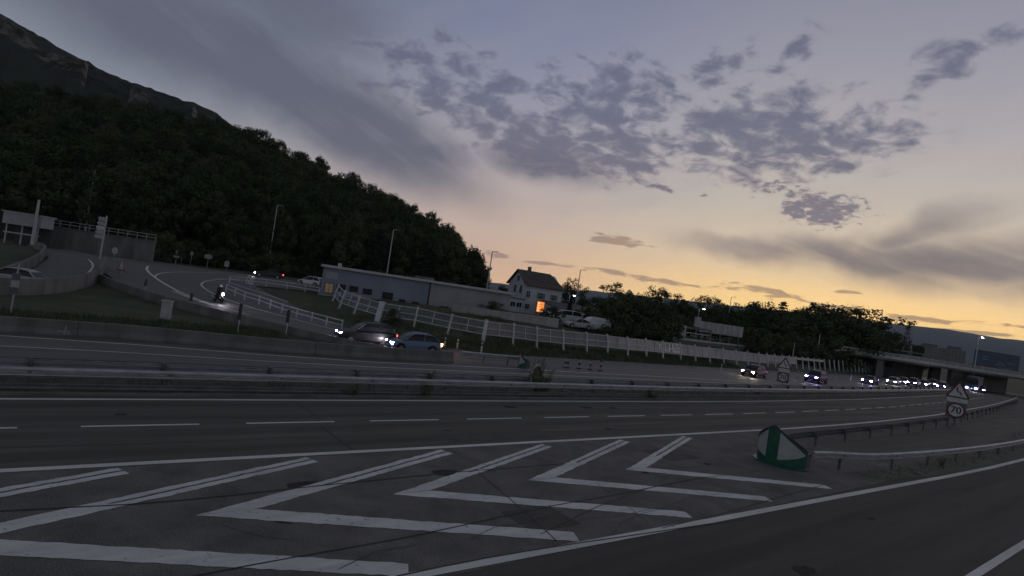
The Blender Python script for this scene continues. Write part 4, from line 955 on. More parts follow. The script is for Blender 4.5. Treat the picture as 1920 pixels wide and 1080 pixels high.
p = G(503, 521); car('dark car with red tail light on the upper road by the woods', p, vec_ang(G(530, 524), G(478, 518)), 'sedan', 'paint_dark', 'head_white', 'tail_red')
p = G(584, 537); car('parked white car beside the end of the blue clad building', p, rad(160), 'hatch', 'paint_white')
p = G(22, 536); car('grey car with yellowish headlights behind the curved parapet', p, rad(188), 'hatch', 'paint_silver', 'head_warm')
def lane_car(label, px, py, style, paint, head, tail='tail_off', dang=0.0):
    p = G(px, py); s, t_ = st(p.x, p.y); dd = RP(s - 4, t_) - RP(s + 4, t_); a = math.atan2(dd.y, dd.x) + dang
    return car(label, p, a, style, paint, head, tail)
lane_car('dark maroon car with yellowish headlights alone on the far carriageway', 1413, 706, 'hatch', 'paint_maroon', 'head_warm')
lane_car('car with bright headlights and violet glare in its paint next to the median speed sign', 1529, 717, 'suv', 'paint_violet_glare', 'head_blue')
lane_car('low car with violet glare in its paint just before the bridge pier', 1630, 720, 'sedan', 'paint_violet_glare', 'head_blue')
q = [(1674, 721, 'hatch', 'paint_silver', 'head_warm', 'silver car heading the dense queue under the bridge'), (1692, 720.5, 'hatch', 'paint_grey', 'head_warm', 'grey car second in the dense queue under the bridge'),
     (1711, 724, 'suv', 'paint_navy', 'head_blue', 'navy high car with the brightest lights in the queue'), (1731, 725, 'hatch', 'paint_maroon', 'head_white', 'maroon car in the middle of the queue under the bridge'),
     (1748, 725, 'suv', 'paint_grey', 'head_warm', 'grey high car in the queue behind the maroon car'), (1766, 729, 'hatch', 'paint_violet_glare', 'head_blue', 'car with violet glare in its paint last in the queue above the roadside seventy sign')]
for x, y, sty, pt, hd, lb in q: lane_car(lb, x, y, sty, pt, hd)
lane_car('dark car with violet lights following the lorry under the bridge', 1838, 736, 'suv', 'paint_navy', 'head_blue')
# lorry
p = G(1822, 733.5); s_l, t_l = st(p.x, p.y); dd = RP(s_l - 4, t_l) - RP(s_l + 4, t_l)
t = thing('lorry', 'dark lorry with roof marker lights under the bridge', 'lorry', p, math.atan2(dd.y, dd.x))
MB().loft([[(x, y * k_, z) for y, z in ((-1.2, .5), (1.2, .5), (1.2, 2.7), (.95, 3.3), (-.95, 3.3), (-1.2, 2.7))] for x, k_ in ((3.0, .97), (2.9, 1.0), (.9, 1.0))]).build('cab', 'paint_navy', t)
MB().box((-4.0, 0, 2.2), (9.2, 2.5, 2.7)).build('trailer', 'paint_grey', t); MB().box((3.01, 0, 2.2), (.04, 2.0, .8)).build('windscreen', 'glass_dark', t); MB().box((-2, 0, .75), (9, 1.0, .3)).build('chassis', 'plastic_black', t)
for sg in (-1, 1): MB().box((3.02, sg * .85, .85), (.08, .34, .18)).build('headlight', 'head_white', t); MB().box((2.95, sg * .6, 3.1), (.08, .7, .16)).build('roof_light', 'street_small', t)
for x in (2.2, -4.5, -6.0):
    for sg in (-1, 1): w_ = MB().tube([(x, sg * .85, .48), (x, sg * 1.2, .48)], .48, 16).build('wheel', 'tyre', t); MB().tube([(x, sg * 1.18, .48), (x, sg * 1.22, .48)], .26, 12).build('rim', 'rim', w_)

# motorbike and rider
def skin_body(name, parent, verts, edges, radii, m, root=0, sub=2):
    me = bpy.data.meshes.new(name); me.from_pydata(verts, edges, []); o = bpy.data.objects.new(name, me); COL.objects.link(o); o.parent = parent
    md = o.modifiers.new('skin', 'SKIN'); md.use_smooth_shade = True
    sv = me.skin_vertices[0].data if me.skin_vertices else None
    if sv is None:
        bpy.context.view_layer.objects.active = o; sv = me.skin_vertices[0].data
    for i, r in enumerate(radii): sv[i].radius = (r, r) if not isinstance(r, tuple) else r; sv[i].use_root = (i == root)
    ms = o.modifiers.new('sub', 'SUBSURF'); ms.levels = sub; ms.render_levels = sub
    me.materials.append(MATS[m]); return o
bp = G(409, 567); ah = vec_ang(G(395, 560), G(425, 573))
t = thing('motorbike', 'black motorbike with lit headlight on the slip road curve', 'motorbike', bp, ah)
for x, nm in ((.72, 'front'), (-.72, 'rear')):
    mb = MB(); R0 = .31; n = 20; secs = []
    for i in range(n + 1):
        a = 2 * math.pi * i / n; secs.append([(x + math.cos(a) * (R0 + dr), dy, R0 + .02 + math.sin(a) * (R0 + dr)) for dr, dy in ((-.06, -.06), (.0, -.04), (.0, .04), (-.06, .06))])
    w_ = mb.loft(secs, cap=False).build('wheel', 'tyre', t)
    MB().tube([(x, -.02, R0 + .02), (x, .02, R0 + .02)], R0 * .8, 16).build('rim', 'dark_steel', w_)
MB().loft([[(x, y * w, z + dz_) for y, dz_ in ((-1, 0), (1, 0), (.8, h), (-.8, h))] for x, w, z, h in ((-.95, .08, .82, .10), (-.55, .13, .74, .12), (-.15, .15, .66, .18), (.15, .19, .66, .36), (.38, .17, .70, .32), (.55, .10, .78, .16))]).build('tank_and_seat', 'paint_black', t)
MB().loft([[(x, y * w, z + dz_) for y, dz_ in ((-1, 0), (1, 0), (.8, h), (-.8, h))] for x, w, z, h in ((-.35, .12, .30, .3), (.1, .18, .24, .44), (.42, .14, .34, .36))]).build('engine', 'dark_steel', t)
mb = MB()
for sg in (-1, 1): mb.tube([(.72, sg * .10, .33), (.46, sg * .10, 1.0)], .03, 6); mb.tube([(-.72, sg * .11, .33), (-.1, sg * .11, .42)], .03, 6)
mb.build('fork', 'galv_dark', t)
MB().tube([(.40, -.38, 1.04), (.48, 0, 1.02), (.40, .38, 1.04)], .018, 6).build('handlebar', 'dark_steel', t)
MB().loft([[(x, y * w, z) for y, z in ((-1, z0), (1, z0), (.7, z1), (-.7, z1))] for x, w, z0, z1 in ((.42, .16, .78, 1.18), (.62, .15, .76, 1.10), (.76, .09, .82, .98))]).build('fairing', 'paint_black', t)
MB().tube([(.76, 0, .90), (.80, 0, .90)], .10, 12).build('headlight', 'head_white', t)
for sg in (-1, 1): MB().bar((.45, sg * .30, 1.04), (.40, sg * .36, 1.2), .05, .12).build('mirror', 'plastic_black', t)
MB().tube([(-.25, -.2, .36), (-.9, -.2, .5)], [.05, .07], 8).build('exhaust', 'galv', t)
rv = [(-.22, 0, .90), (-.14, 0, 1.12), (.00, 0, 1.34), (.06, 0, 1.46), (.09, 0, 1.54),            # pelvis .. neck
      (.00, .20, 1.38), (.14, .30, 1.18), (.36, .33, 1.06), (.00, -.20, 1.38), (.14, -.30, 1.18), (.36, -.33, 1.06),
      (-.20, .12, .88), (.14, .24, .80), (-.08, .22, .40), (.04, .22, .33), (-.20, -.12, .88), (.14, -.24, .80), (-.08, -.22, .40), (.04, -.22, .33)]
re_ = [(0, 1), (1, 2), (2, 3), (3, 4), (2, 5), (5, 6), (6, 7), (2, 8), (8, 9), (9, 10), (0, 11), (11, 12), (12, 13), (13, 14), (0, 15), (15, 16), (16, 17), (17, 18)]
rr = [(.17, .14), (.17, .13), (.19, .13), .08, .06, .085, .06, .045, .085, .06, .045, .11, .085, .06, .045, .11, .085, .06, .045]
pr = thing('person', 'rider in dark jacket and pale helmet leaning over the motorbike', 'person', bp, ah)
skin_body('body', pr, rv, re_, rr, 'jacket')
mb = MB(); secs = []
for i in range(9):
    a = math.pi * i / 8; rr_ = math.sin(a) * .135 + .004; secs.append([(.12 + math.cos(b2) * rr_ * 1.12, math.sin(b2) * rr_, 1.66 - math.cos(a) * .145) for b2 in [2 * math.pi * k_ / 14 for k_ in range(14)]])
hm = mb.loft(secs).build('helmet', 'helmet', pr, smooth=True)
MB().loft([[(.12 + math.cos(b2) * .150, math.sin(b2) * .138, z) for b2 in [-1.0 + 2.0 * k_ / 8 for k_ in range(9)]] for z in (1.62, 1.70)], closed=False, cap=False).build('visor', 'glass_dark', hm)
for sg in (-1, 1):
    mb = MB()
    for k_ in range(4): mb.tube([(.36, sg * (.29 + .024 * k_), 1.07), (.43, sg * (.29 + .024 * k_), 1.085), (.455, sg * (.29 + .024 * k_), 1.05), (.43, sg * (.29 + .024 * k_), 1.02)], .011, 6)
    mb.tube([(.36, sg * .28, 1.06), (.41, sg * .265, 1.03), (.45, sg * .27, 1.01)], .012, 6); mb.box((.35, sg * .325, 1.068), (.09, .10, .035)); mb.build('glove', 'leather_black', pr)
    MB().loft([[(x, sg * .22 + y, z) for y, z in ((-.05, .27), (.05, .27), (.045, .27 + h), (-.045, .27 + h))] for x, h in ((-.12, .12), (0, .11), (.14, .06))]).build('boot', 'leather_black', pr)

# ------------------------------------------------------------------ blue clad building
A, B = D(600, 552, 75), D(953, 588, 83); zb = 1.5; A.z = B.z = zb; Lb = (B.xy - A.xy).length; an = math.atan2(B.y - A.y, B.x - A.x)
t = thing('clad_building', 'long low building with blue grey cladding and flat roof', 'building', A, an)
HR = 5.45 - zb; split = onwall(806, 540, A, B)[0]
def ribbed(x0, x1, y, h0, h1, pitch_=.25):
    prof = []; z = h0
    while z < h1: prof += [(y, z), (y - .03, z + .02), (y - .03, min(h1, z + pitch_ - .02)), (y, min(h1, z + pitch_))]; z += pitch_
    return MB().loft([[(x0, a, b) for a, b in prof], [(x1, a, b) for a, b in prof]], closed=False, cap=False)
MB().box((Lb / 2, 5.0, HR / 2), (Lb - .02, 9.9, HR - .04)).build('core', 'concrete_dark', t)
ribbed(0, split - .12, 0, 0, HR).build('cladding', 'clad_blue', t); ribbed(split + .12, Lb, 0, 0, HR).build('cladding', 'clad_grey', t)
MB().box((split, -.03, HR / 2), (.2, .1, HR)).build('downpipe', 'dark_steel', t)
MB().box((Lb / 2, 4.9, HR + .12), (Lb + .7, 11.0, .32)).build('roof_edge', 'fascia', t)
def opening(name, x0, y0, x1, y1, m, depth=.06, frame='plastic_black'):
    xa, za = onwall(x0, y0, A, B); xb, zb_ = onwall(x1, y1, A, B); z0, z1 = min(za, zb_) - zb, max(za, zb_) - zb; x0_, x1_ = min(xa, xb), max(xa, xb)
    z0 = max(.05, z0); o = MB().box(((x0_ + x1_) / 2, -.05, (z0 + z1) / 2), (x1_ - x0_, .06, z1 - z0)).build(name, m, t)
    f = MB(); xm, zm = (x0_ + x1_) / 2, (z0 + z1) / 2; w, h = x1_ - x0_, z1 - z0
    for c, d in (((x0_, -.06, zm), (.07, .1, h + .07)), ((x1_, -.06, zm), (.07, .1, h + .07)), ((xm, -.06, z0), (w - .07, .1, .07)), ((xm, -.06, z1), (w - .07, .1, .07)), ((xm, -.06, zm), (.05, .09, h - .08))): f.box(c, d)
    f.build('frame', frame, o); return o
zsc = lambda x, y: (580 + x / 3.375, 440 + y / 3.375)
opening('door', *zsc(102, 302), *zsc(146, 372), 'glass_lit')
for x0, y0, x1, y1 in ((176, 312, 224, 362), (257, 324, 304, 362), (342, 340, 392, 380), (466, 362, 524, 412)): opening('window', *zsc(x0, y0), *zsc(x1, y1), 'glass_dark')
for x0, y0, x1, y1 in ((568, 408, 604, 428), (651, 424, 687, 446), (826, 452, 878, 470)): opening('window', *zsc(x0, y0), *zsc(x1, y1), 'glass_dark')
xa, za = onwall(*zsc(108, 232), A, B); xb, zc_ = onwall(*zsc(178, 285), A, B)
sg_ = MB().box(((xa + xb) / 2, -.08, (za + zc_) / 2 - zb), (xb - xa, .05, za - zc_)).build('sign_board', 'sign_grey', t)
mb = MB()
for k_ in (.2, .38, .56, .74): mb.box((xa + (xb - xa) * k_, -.112, (za + zc_) / 2 - zb), (.07, .012, (za - zc_) * .5))
mb.build('lettering', 'clad_blue', sg_)
MB().box((2.0, 4, HR + .5), (.5, .5, .45)).build('vent', 'galv', t); MB().box((Lb * .55, 6, HR + .45), (2.5, 1.5, .4)).build('roof_unit', 'concrete', t)

# ------------------------------------------------------------------ white house
C0, C1 = D(981, 578, 118), D(1048, 590, 121.5); zb = 2.0; C0.z = C1.z = zb; Lh = (C1.xy - C0.xy).length; an = math.atan2(C1.y - C0.y, C1.x - C0.x); Wh = 8.5
t = thing('white_house', 'white two storey house with dark tiled roof behind the yard', 'house', C0, an)
ze = onwall(981, 531, C0, C1)[1] - zb; zr = ze + 2.75
MB().loft([[(0, y, z) for y, z in ((0, -.3), (Wh, -.3), (Wh, ze), (Wh / 2, zr - .15), (0, ze))], [(Lh, y, z) for y, z in ((0, -.3), (Wh, -.3), (Wh, ze), (Wh / 2, zr - .15), (0, ze))]]).build('wall', 'render_white', t)
hp_ = 1.6
def slab(quad, th=.14): return MB().loft([[Vector(q_) for q_ in quad], [Vector(q_) + Vector((0, 0, th)) for q_ in quad]])
ov = .55; sl_ = (zr - ze) / (Wh / 2)
r0 = slab([(-ov, -ov, ze - ov * sl_), (Lh + ov, -ov, ze - ov * sl_), (Lh + ov - hp_, Wh / 2, zr), (-ov, Wh / 2, zr)]).build('roof', 'roof_tile', t)
slab([(Lh + ov, Wh + ov, ze - ov * sl_), (-ov, Wh + ov, ze - ov * sl_), (-ov, Wh / 2, zr + .002), (Lh + ov - hp_, Wh / 2, zr + .002)]).build('roof', 'roof_tile', t)
MB().add([(Lh + ov, -ov, ze - ov * sl_ + .1), (Lh + ov, Wh + ov, ze - ov * sl_ + .1), (Lh + ov - hp_, Wh / 2, zr + .1)], [(0, 1, 2)]).build('roof_hip', 'roof_tile', t)
MB().box((Lh * .52, 1.5, ze + 1.5 * sl_ + .2), (.6, .7, .06), None).build('skylight', 'frame_white', r0)
MB().box((Lh * .3, Wh / 2 + .6, zr + .4), (.6, .6, 1.2)).build('chimney', 'concrete', r0)
z8 = lambda x, y: (900 + x / 7.715, 480 + y / 7.715)
def hwin(x0, y0, x1, y1, shut=True, bars=True):
    xa, za = onwall(*z8(x0, y0), C0, C1); xb, zc_ = onwall(*z8(x1, y1), C0, C1); xm, zm = (xa + xb) / 2, (za + zc_) / 2 - zb; w, h = xb - xa, za - zc_
    gw = w * (.52 if shut else .9)
    o = MB().box((xm, -.03, zm), (gw, .04, h)).build('window', 'glass_dark', t); f = MB()
    for c, d in (((xm, -.05, zm), (.06, .04, h)), ((xm, -.05, zm + h * .12), (gw, .045, .05)), ((xm - gw / 2, -.05, zm), (.06, .05, h)), ((xm + gw / 2, -.05, zm), (.06, .05, h))): f.box(c, d)
    f.build('frame', 'frame_white', o); MB().box((xm, -.08, zm - h / 2 - .05), (gw + .2, .16, .08)).build('sill', 'conc_light', o)
    if shut:
        for sg in (-1, 1): MB().box((xm + sg * (gw / 2 + w * .12), -.05, zm), (w * .22, .05, h)).build('shutter', 'shutter', t)
hwin(670, 505, 722, 598, False); hwin(832, 532, 932, 628); hwin(1018, 560, 1112, 652); hwin(648, 690, 708, 765, False); hwin(960, 745, 1075, 850, False)
def gwin(y, z, w, h):
    o = MB().box((-.03, y, z), (.04, w, h)).build('window', 'glass_dark', t); MB().box((-.05, y, z), (.04, .06, h)).build('frame', 'frame_white', o); MB().box((-.06, y, z - h / 2 - .05), (.12, w + .2, .08)).build('sill', 'conc_light', o)
gwin(4.2, ze + 1.0, .9, 1.1); gwin(5.2, ze - 1.2, .9, 1.5); gwin(2.4, ze - 1.2, .9, 1.5)
# low side wing with terrace
MB().box((-1.7, 2.6, 1.25), (3.4, 5.0, 3.0)).build('wing', 'render_white', t); MB().box((-1.7, 2.6, 2.85), (3.8, 5.4, .2)).build('wing_roof', 'concrete', t)
for x in (-2.4, -1.0): o = MB().box((x, .08, 1.6), (1.0, .05, .9)).build('window', 'glass_dark', t); MB().box((x, .05, 1.6), (.06, .04, .9)).build('frame', 'frame_white', o)
# glowing price board
b = DG(1010, 97); ctr = D(1010, 575, 97); h0 = ctr.z - b.z
t = thing('price_board', 'tall price board glowing orange in front of the white house', 'lit sign', b, rad(8))
for x in (-.5, .5): MB().box((x, .1, h0 / 2), (.12, .12, h0 + .2)).build('post', 'dark_steel', t)
MB().box((0, 0, h0), (1.45, .2, 2.0)).build('case', 'dark_steel', t)
MB().box((0, -.11, h0), (1.22, .03, 1.72)).build('screen', 'led_orange', t)
mb = MB()
for i in range(4):
    z = h0 + .62 - i * .41
    mb.box((-.34, -.13, z), (.34, .02, .26)); mb.box((-.02, -.13, z + .03), (.12, .02, .18))
    mb.box((.24, -.13, z + .06), (.10, .02, .08)); mb.box((.40, -.13, z - .06), (.16, .02, .08))
mb.build('price_lines', 'led_pale', t)
# yard wall with coping, in front of the house
A, B = D(846, 585, 72), D(1046, 612, 80); t = thing('yard_wall', 'pale concrete yard wall between the noise barrier and the house', 'wall', (A.x, A.y, hz(A.x, A.y)), math.atan2(B.y - A.y, B.x - A.x)); Lw = (B.xy - A.xy).length
zt = [onwall(850, 571, A, B)[1], onwall(1035, 600, A, B)[1]]; hh = sum(zt) / 2 - hz(A.x, A.y)
nn = 14
for i in range(nn): MB().box((Lw * (i + .5) / nn, 0, hh / 2 - .3), (Lw / nn - .04, .16, hh + .6)).build('wall_panel', 'panel_grey', t)
MB().box((Lw / 2, 0, hh + .06), (Lw, .3, .12)).build('coping', 'conc_light', t)
# low annex right of the house
A, B = D(1046, 612, 110), D(1175, 632, 118); an = math.atan2(B.y - A.y, B.x - A.x); La = (B.xy - A.xy).length; zb = 1.9
z1 = onwall(1050, 584, A, B)[1] - zb
t = thing('low_annex', 'low white annex with sloping grey roof beside the white house', 'building', (A.x, A.y, zb), an)
MB().box((La / 2, 3, z1 / 2 - .2), (La, 6, z1 + .3)).build('wall', 'render_white', t)
slab([(-.4, -.5, z1 + .0), (La + .4, -.5, z1 + .0), (La + .4, 6.6, z1 + 1.5), (-.4, 6.6, z1 + 1.5)], .16).build('roof', 'roof_tile', t)
MB().box((La / 2, -.52, z1 + .06), (La + .8, .08, .2)).build('gutter', 'fascia', t)
for i, x in enumerate((1.4, 3.9, 6.0, 8.6)):
    o = MB().box((x, -.03, 1.5), (1.1, .05, 1.4 if i != 1 else 2.0)).build('window' if i != 1 else 'door', 'glass_dark', t); MB().box((x, -.05, 1.5), (.06, .05, 1.3)).build('frame', 'frame_white', o)
p = DG(1058, 93); car('white van parked in the yard beside the dark cypress', p, rad(200), 'van', 'paint_white', solid_sides=False, cat='van', name='van')
p = DG(1111, 86); car('white van with sprayed side behind the noise barrier', p, rad(205), 'van', 'paint_white', solid_sides=True, cat='van', name='van')
p = DG(1082, 84); car('silver car parked against the noise barrier in the yard', p, rad(205), 'sedan', 'paint_silver')

# ------------------------------------------------------------------ things beyond the embankment
# long ribbed hoarding with a block at its end, on the upper road
A, B = D(1310, 622, 112), D(1391, 634, 116); t = thing('ribbed_hoarding', 'long pale ribbed hoarding with raised end block above the noise barrier', 'hoarding', (A.x, A.y, hz(A.x, A.y)), math.atan2(B.y - A.y, B.x - A.x)); Lw = (B.xy - A.xy).length
zt, z0 = onwall(1350, 607, A, B)[1] - hz(A.x, A.y), onwall(1350, 627, A, B)[1] - hz(A.x, A.y)
nn = 16
for i in range(nn): MB().box((Lw * (i + .5) / nn, 0, (z0 + zt) / 2), (Lw / nn * .9, .14 if i % 2 else .22, zt - z0)).build('panel', 'sign_grey' if i % 3 else 'conc_light', t)
for i in range(5): MB().box((Lw * (i + .3) / 4.6, .12, z0 / 2 + .2), (.16, .16, z0 + 1.2)).build('post', 'galv_dark', t)
MB().box((-.5, .1, zt - .3), (1.2, .5, 1.9)).build('end_block', 'sign_grey', t)
A, B = D(1280, 630, 108), D(1312, 634, 110); t = thing('portal_frame', 'grey square portal frame in front of the ribbed hoarding', 'frame', (A.x, A.y, hz(A.x, A.y)), math.atan2(B.y - A.y, B.x - A.x)); zt = D(1280, 611, 108).z - hz(A.x, A.y)
MB().box((.0, 0, zt / 2), (.8, .5, zt + .2)).build('column', 'conc_light', t); MB().box((3.6, 0, zt - .15), (6.6, .45, .32)).build('beam', 'concrete', t); MB().box((6.8, 0, zt / 2), (.3, .4, zt)).build('column', 'concrete', t); MB().box((3.5, 0, zt * .55), (6.2, .08, .2)).build('rail', 'galv', t)
w0 = [D(x, y, Y) for x, y, Y in ((1272, 633, 104), (1330, 640, 110), (1420, 650, 122), (1520, 663, 140))]
t = thing('upper_road_wall', 'low pale parapet of the upper road behind the noise barrier', 'wall', (0, 0, 0))
for a, c in zip(w0, w0[1:]):
    MB().bar(a - Vector((0, 0, .15)), c - Vector((0, 0, .15)), .3, .3).build('coping', 'conc_light', t)
    a_, c_ = a - Vector((0, 0, 1.2)), c - Vector((0, 0, 1.2)); MB().bar(a_, c_, .22, 1.8).build('wall_panel', 'concrete_dark', t)
    for kz in (.6, 1.1): MB().bar(a + Vector((0, .3, kz - .1)), c + Vector((0, .3, kz - .1)), .05, .05).build('handrail', 'galv_dark', t)
# overpass
Y0, Y1 = 138, 150
L0, L1 = D(1560, 661, Y0), D(2030, 724, Y1); zd = 2.75
an = math.atan2(L1.y - L0.y, L1.x - L0.x); Lb = (L1.xy - L0.xy).length; L0.z = 0
t = thing('overpass', 'concrete road bridge crossing the motorway above the queue', 'bridge', L0, an)
zd0 = D(1700, 681, (Y0 + Y1) / 2 - 2).z
MB().box((Lb / 2, 5, zd0 + .45), (Lb, 10, .9)).build('deck', 'concrete_dark', t)
MB().box((Lb / 2, -.15, zd0 + .85), (Lb, .35, .75)).build('edge_beam', 'conc_light', t)
MB().box((Lb / 2, -.2, zd0 + 1.75), (Lb, .12, .16)).build('handrail', 'galv', t); MB().box((Lb / 2, -.2, zd0 + 1.45), (Lb, .06, .10)).build('handrail', 'galv', t)
for i in range(20): MB().box((Lb * (i + .5) / 20, -.2, zd0 + 1.45), (.1, .1, .75)).build('railing_post', 'galv', t)
MB().box((Lb / 2, 10.1, zd0 + 1.3), (Lb, .3, 1.5)).build('far_parapet', 'concrete', t)
x0 = onwall(1652, 660, L0, L1)[0]; x1 = onwall(1815, 680, L0, L1)[0]
for a, c in (((x0, 8.0, zd0 + .9), (x0, 8.0, zd0 + 3.1)), ((x0, 8.0, zd0 + 3.0), (x1 + 8, 8.0, zd0 + 2.6))): MB().bar(a, c, .35, .3).build('rail_frame', 'concrete', t)
for px_, w in ((1657, 2.0), (1803, 2.6)):
    xx = onwall(px_, 700, L0, L1)[0]
    for yy in (2.0, 7.5): MB().box((xx, yy, (zd0 - 3.5) / 2), (w, 1.2, zd0 + 3.5)).build('pier', 'concrete', t)
MB().box((onwall(1725, 700, L0, L1)[0], 10.6, (zd0 - 3) / 2 - .1), (22, .6, zd0 + 3.2)).build('abutment', 'concrete_dark', t); MB().box((onwall(1885, 700, L0, L1)[0] + 4, 10.6, (zd0 - 3) / 2 - .1), (18, .6, zd0 + 3.2)).build('abutment', 'concrete', t); MB().box((onwall(1690, 700, L0, L1)[0], 10.2, zd0 - 1.3), (4.5, .3, .5)).build('beam', 'conc_light', t)
# blue direction board
A, B = D(1824, 690, 156), D(1908, 700, 160); zg = hz(A.x, A.y); t = thing('direction_board', 'large dark blue direction board standing behind the bridge', 'road sign', (A.x, A.y, zg), math.atan2(B.y - A.y, B.x - A.x)); Lw = (B.xy - A.xy).length
z0, z1 = D(1824, 694, 156).z - zg, D(1824, 654, 156).z - zg
MB().box((Lw / 2, 0, (z0 + z1) / 2), (Lw, .2, z1 - z0)).build('panel', 'sign_blue', t)
for k_ in (.2, .8): MB().box((Lw * k_, .3, z1 / 2), (.35, .3, z1)).build('post', 'galv_dark', t)
mb = MB()
for z_, a_, b2 in ((.72, .18, .30), (.60, .18, .28), (.52, .50, .66), (.42, .46, .7), (.30, .55, .86), (.22, .58, .84), (.56, .72, .9)): mb.box((Lw * (a_ + b2) / 2, -.11, z0 + (z1 - z0) * z_), (Lw * (b2 - a_), .02, .22))
mb.build('text_lines', 'sign_blue_text', t)
# towers far behind
for lb, x0, x1, ytop, Y, ex in (('pale apartment tower with roof block beyond the bridge', 1736, 1768, 651, 520, 1), ('lower apartment tower joined beside the first beyond the bridge', 1768, 1784, 656, 530, 0), ('pale apartment tower with roof block beside the blue board', 1784, 1812, 656, 540, 1)):
    A, B = D(x0, ytop, Y), D(x1, ytop + (x1 - x0) * .15, Y); H_ = A.z + 6; w = B.x - A.x
    t = thing('apartment_tower', lb, 'building', (A.x, Y, -4), 0)
    MB().box((w / 2, 7, H_ / 2 - 1), (w, 14, H_)).build('wall', 'tower_wall', t)
    if ex: MB().box((w * .55, 7, H_ + .3), (w * .5, 8, 2.6)).build('roof_block', 'concrete_dark', t)
    for r_ in range(4):
        for c_ in range(4): MB().box((w * (c_ + .6) / 4.2, -.05, H_ - 3.0 - r_ * 3.0), (w * .13, .1, 1.4)).build('window', 'shutter', t)
# lattice mast
b = D(1700, 640, 420); b.z = -3; tp = D(1704, 602, 420); hm_ = tp.z + 3
t = thing('lattice_mast', 'thin lattice mast rising above the trees by the bridge', 'mast', b)
mb = MB()
for a in range(4):
    an = math.pi / 4 + a * math.pi / 2; mb.tube([(math.cos(an) * 3.2, math.sin(an) * 3.2, 0), (math.cos(an) * .5, math.sin(an) * .5, hm_)], .16, 4)
mb.build('leg_frame', 'dark_steel', t); mb = MB()
for i in range(12):
    z, z2 = hm_ * i / 12, hm_ * (i + 1) / 12; r1, r2 = 3.2 - 2.7 * i / 12, 3.2 - 2.7 * (i + 1) / 12
    for a in range(4):
        p1, p2 = math.pi / 4 + a * math.pi / 2, math.pi / 4 + (a + 1) * math.pi / 2; mb.tube([(math.cos(p1) * r1, math.sin(p1) * r1, z), (math.cos(p2) * r2, math.sin(p2) * r2, z2)], .09, 4)
mb.build('bracing', 'dark_steel', t)
for z in (.62, .72, .82): MB().bar((-4.5 + z * 2, 0, hm_ * z), (4.5 - z * 2, 0, hm_ * z), .3, .3).build('crossarm', 'dark_steel', t)
# lit lamps
lamp_pole('tall street lamp shining white above the blue direction board', 1821, 150, (1822, 630), 715, .13, True, 'street_white')
lamp_pole('lit lamp behind the roof of the white house', 1062, 128, (1060, 552), 590, .08, True, 'street_small')
lamp_pole('lit lamp glowing among the dark trees over the hoarding', 1225, 140, (1222, 565), 600, .08, True, 'street_small')
lamp_pole('lit lamp on a pale pole above the hoarding end block', 1303, 125, (1300, 577), 620, .08, True, 'street_small')
lamp_pole('low lit lamp in the bushes behind the noise barrier', 1180, 100, (1178, 614), 640, .06, True, 'street_small')
lamp_pole('pale unlit lamp pole on the upper road behind the noise barrier', 1484, 118, (1486, 641), 668, .10, False, name='utility_pole')
lamp_pole('grey unlit pole against the dark trees near the bridge', 1529, 128, (1531, 626), 660, .10, False, name='utility_pole')

# ------------------------------------------------------------------ vegetation prototypes
def leaf_quad(vs, fs, c, size, rnd, out=None):
    n = Vector((rnd.gauss(0, 1), rnd.gauss(0, 1), rnd.gauss(0, .8) + .4))
    if out is not None: n = n * .45 + out * 1.5
    n.normalize(); a = n.orthogonal().normalized(); b = n.cross(a); th = rnd.random() * 6.28
    a, b = a * math.cos(th) + b * math.sin(th), b * math.cos(th) - a * math.sin(th); s1 = size * rnd.uniform(.6, 1.3); s2 = s1 * rnd.uniform(.45, .75); o = len(vs)
    vs += [tuple(c - a * s1), tuple(c + b * s2), tuple(c + a * s1), tuple(c - b * s2)]; fs.append((o, o + 1, o + 2, o + 3))
def broadleaf(seed, leafm, H=10.0, R=4.2, clumps=46, per=85, leaf=.24, low=.22, trunk=True, ragged=1.0):
    rnd = random.Random(seed); mb = MB(); root = bpy.data.objects.new('proto_tree', None)
    tops = []
    trunk_top = Vector((rnd.uniform(-.4, .4), rnd.uniform(-.4, .4), H * .62))
    mb.tube([(0, 0, -.6), tuple(trunk_top * .4), tuple(trunk_top)], [.34, .25, .12], 7)
    cs = []
    for i in range(clumps):
        for _ in range(30):
            z = rnd.uniform(low, 1.0); prof = (math.sin(math.pi * min(1, max(0.06, (z - low) / (1 - low) * .86 + .12)))) ** .65
            a = rnd.random() * 6.28; r = R * prof * math.sqrt(rnd.uniform(.12, 1.0)) * rnd.uniform(.75, 1.05 + .18 * ragged)
            c = Vector((math.cos(a) * r, math.sin(a) * r, z * H * rnd.uniform(.93, 1.02)))
            if all((c - d).length > R * .20 for d in cs): break
        cs.append(c)
        if i % 3 == 0:
            st_ = trunk_top * rnd.uniform(.45, .95); mid_ = st_.lerp(c, .55) + Vector((0, 0, .3)); mb.tube([tuple(st_), tuple(mid_), tuple(c)], [.10, .07, .025], 5, cap=False)
    tr = mb.build('trunk', 'bark', root, link=False); vs = []; fs = []
    for c in cs:
        rr = R * rnd.uniform(.20, .34); k = int(per * (rr / (R * .27)) ** 2)
        for _ in range(k):
            d = Vector((rnd.gauss(0, 1), rnd.gauss(0, 1), rnd.gauss(0, .75))); d.normalize(); leaf_quad(vs, fs, c + d * rr * rnd.uniform(.35, 1.0) ** .6, leaf, rnd, d)
    cr = MB().add(vs, fs).build('crown', leafm, root, link=False); return root, tr, cr
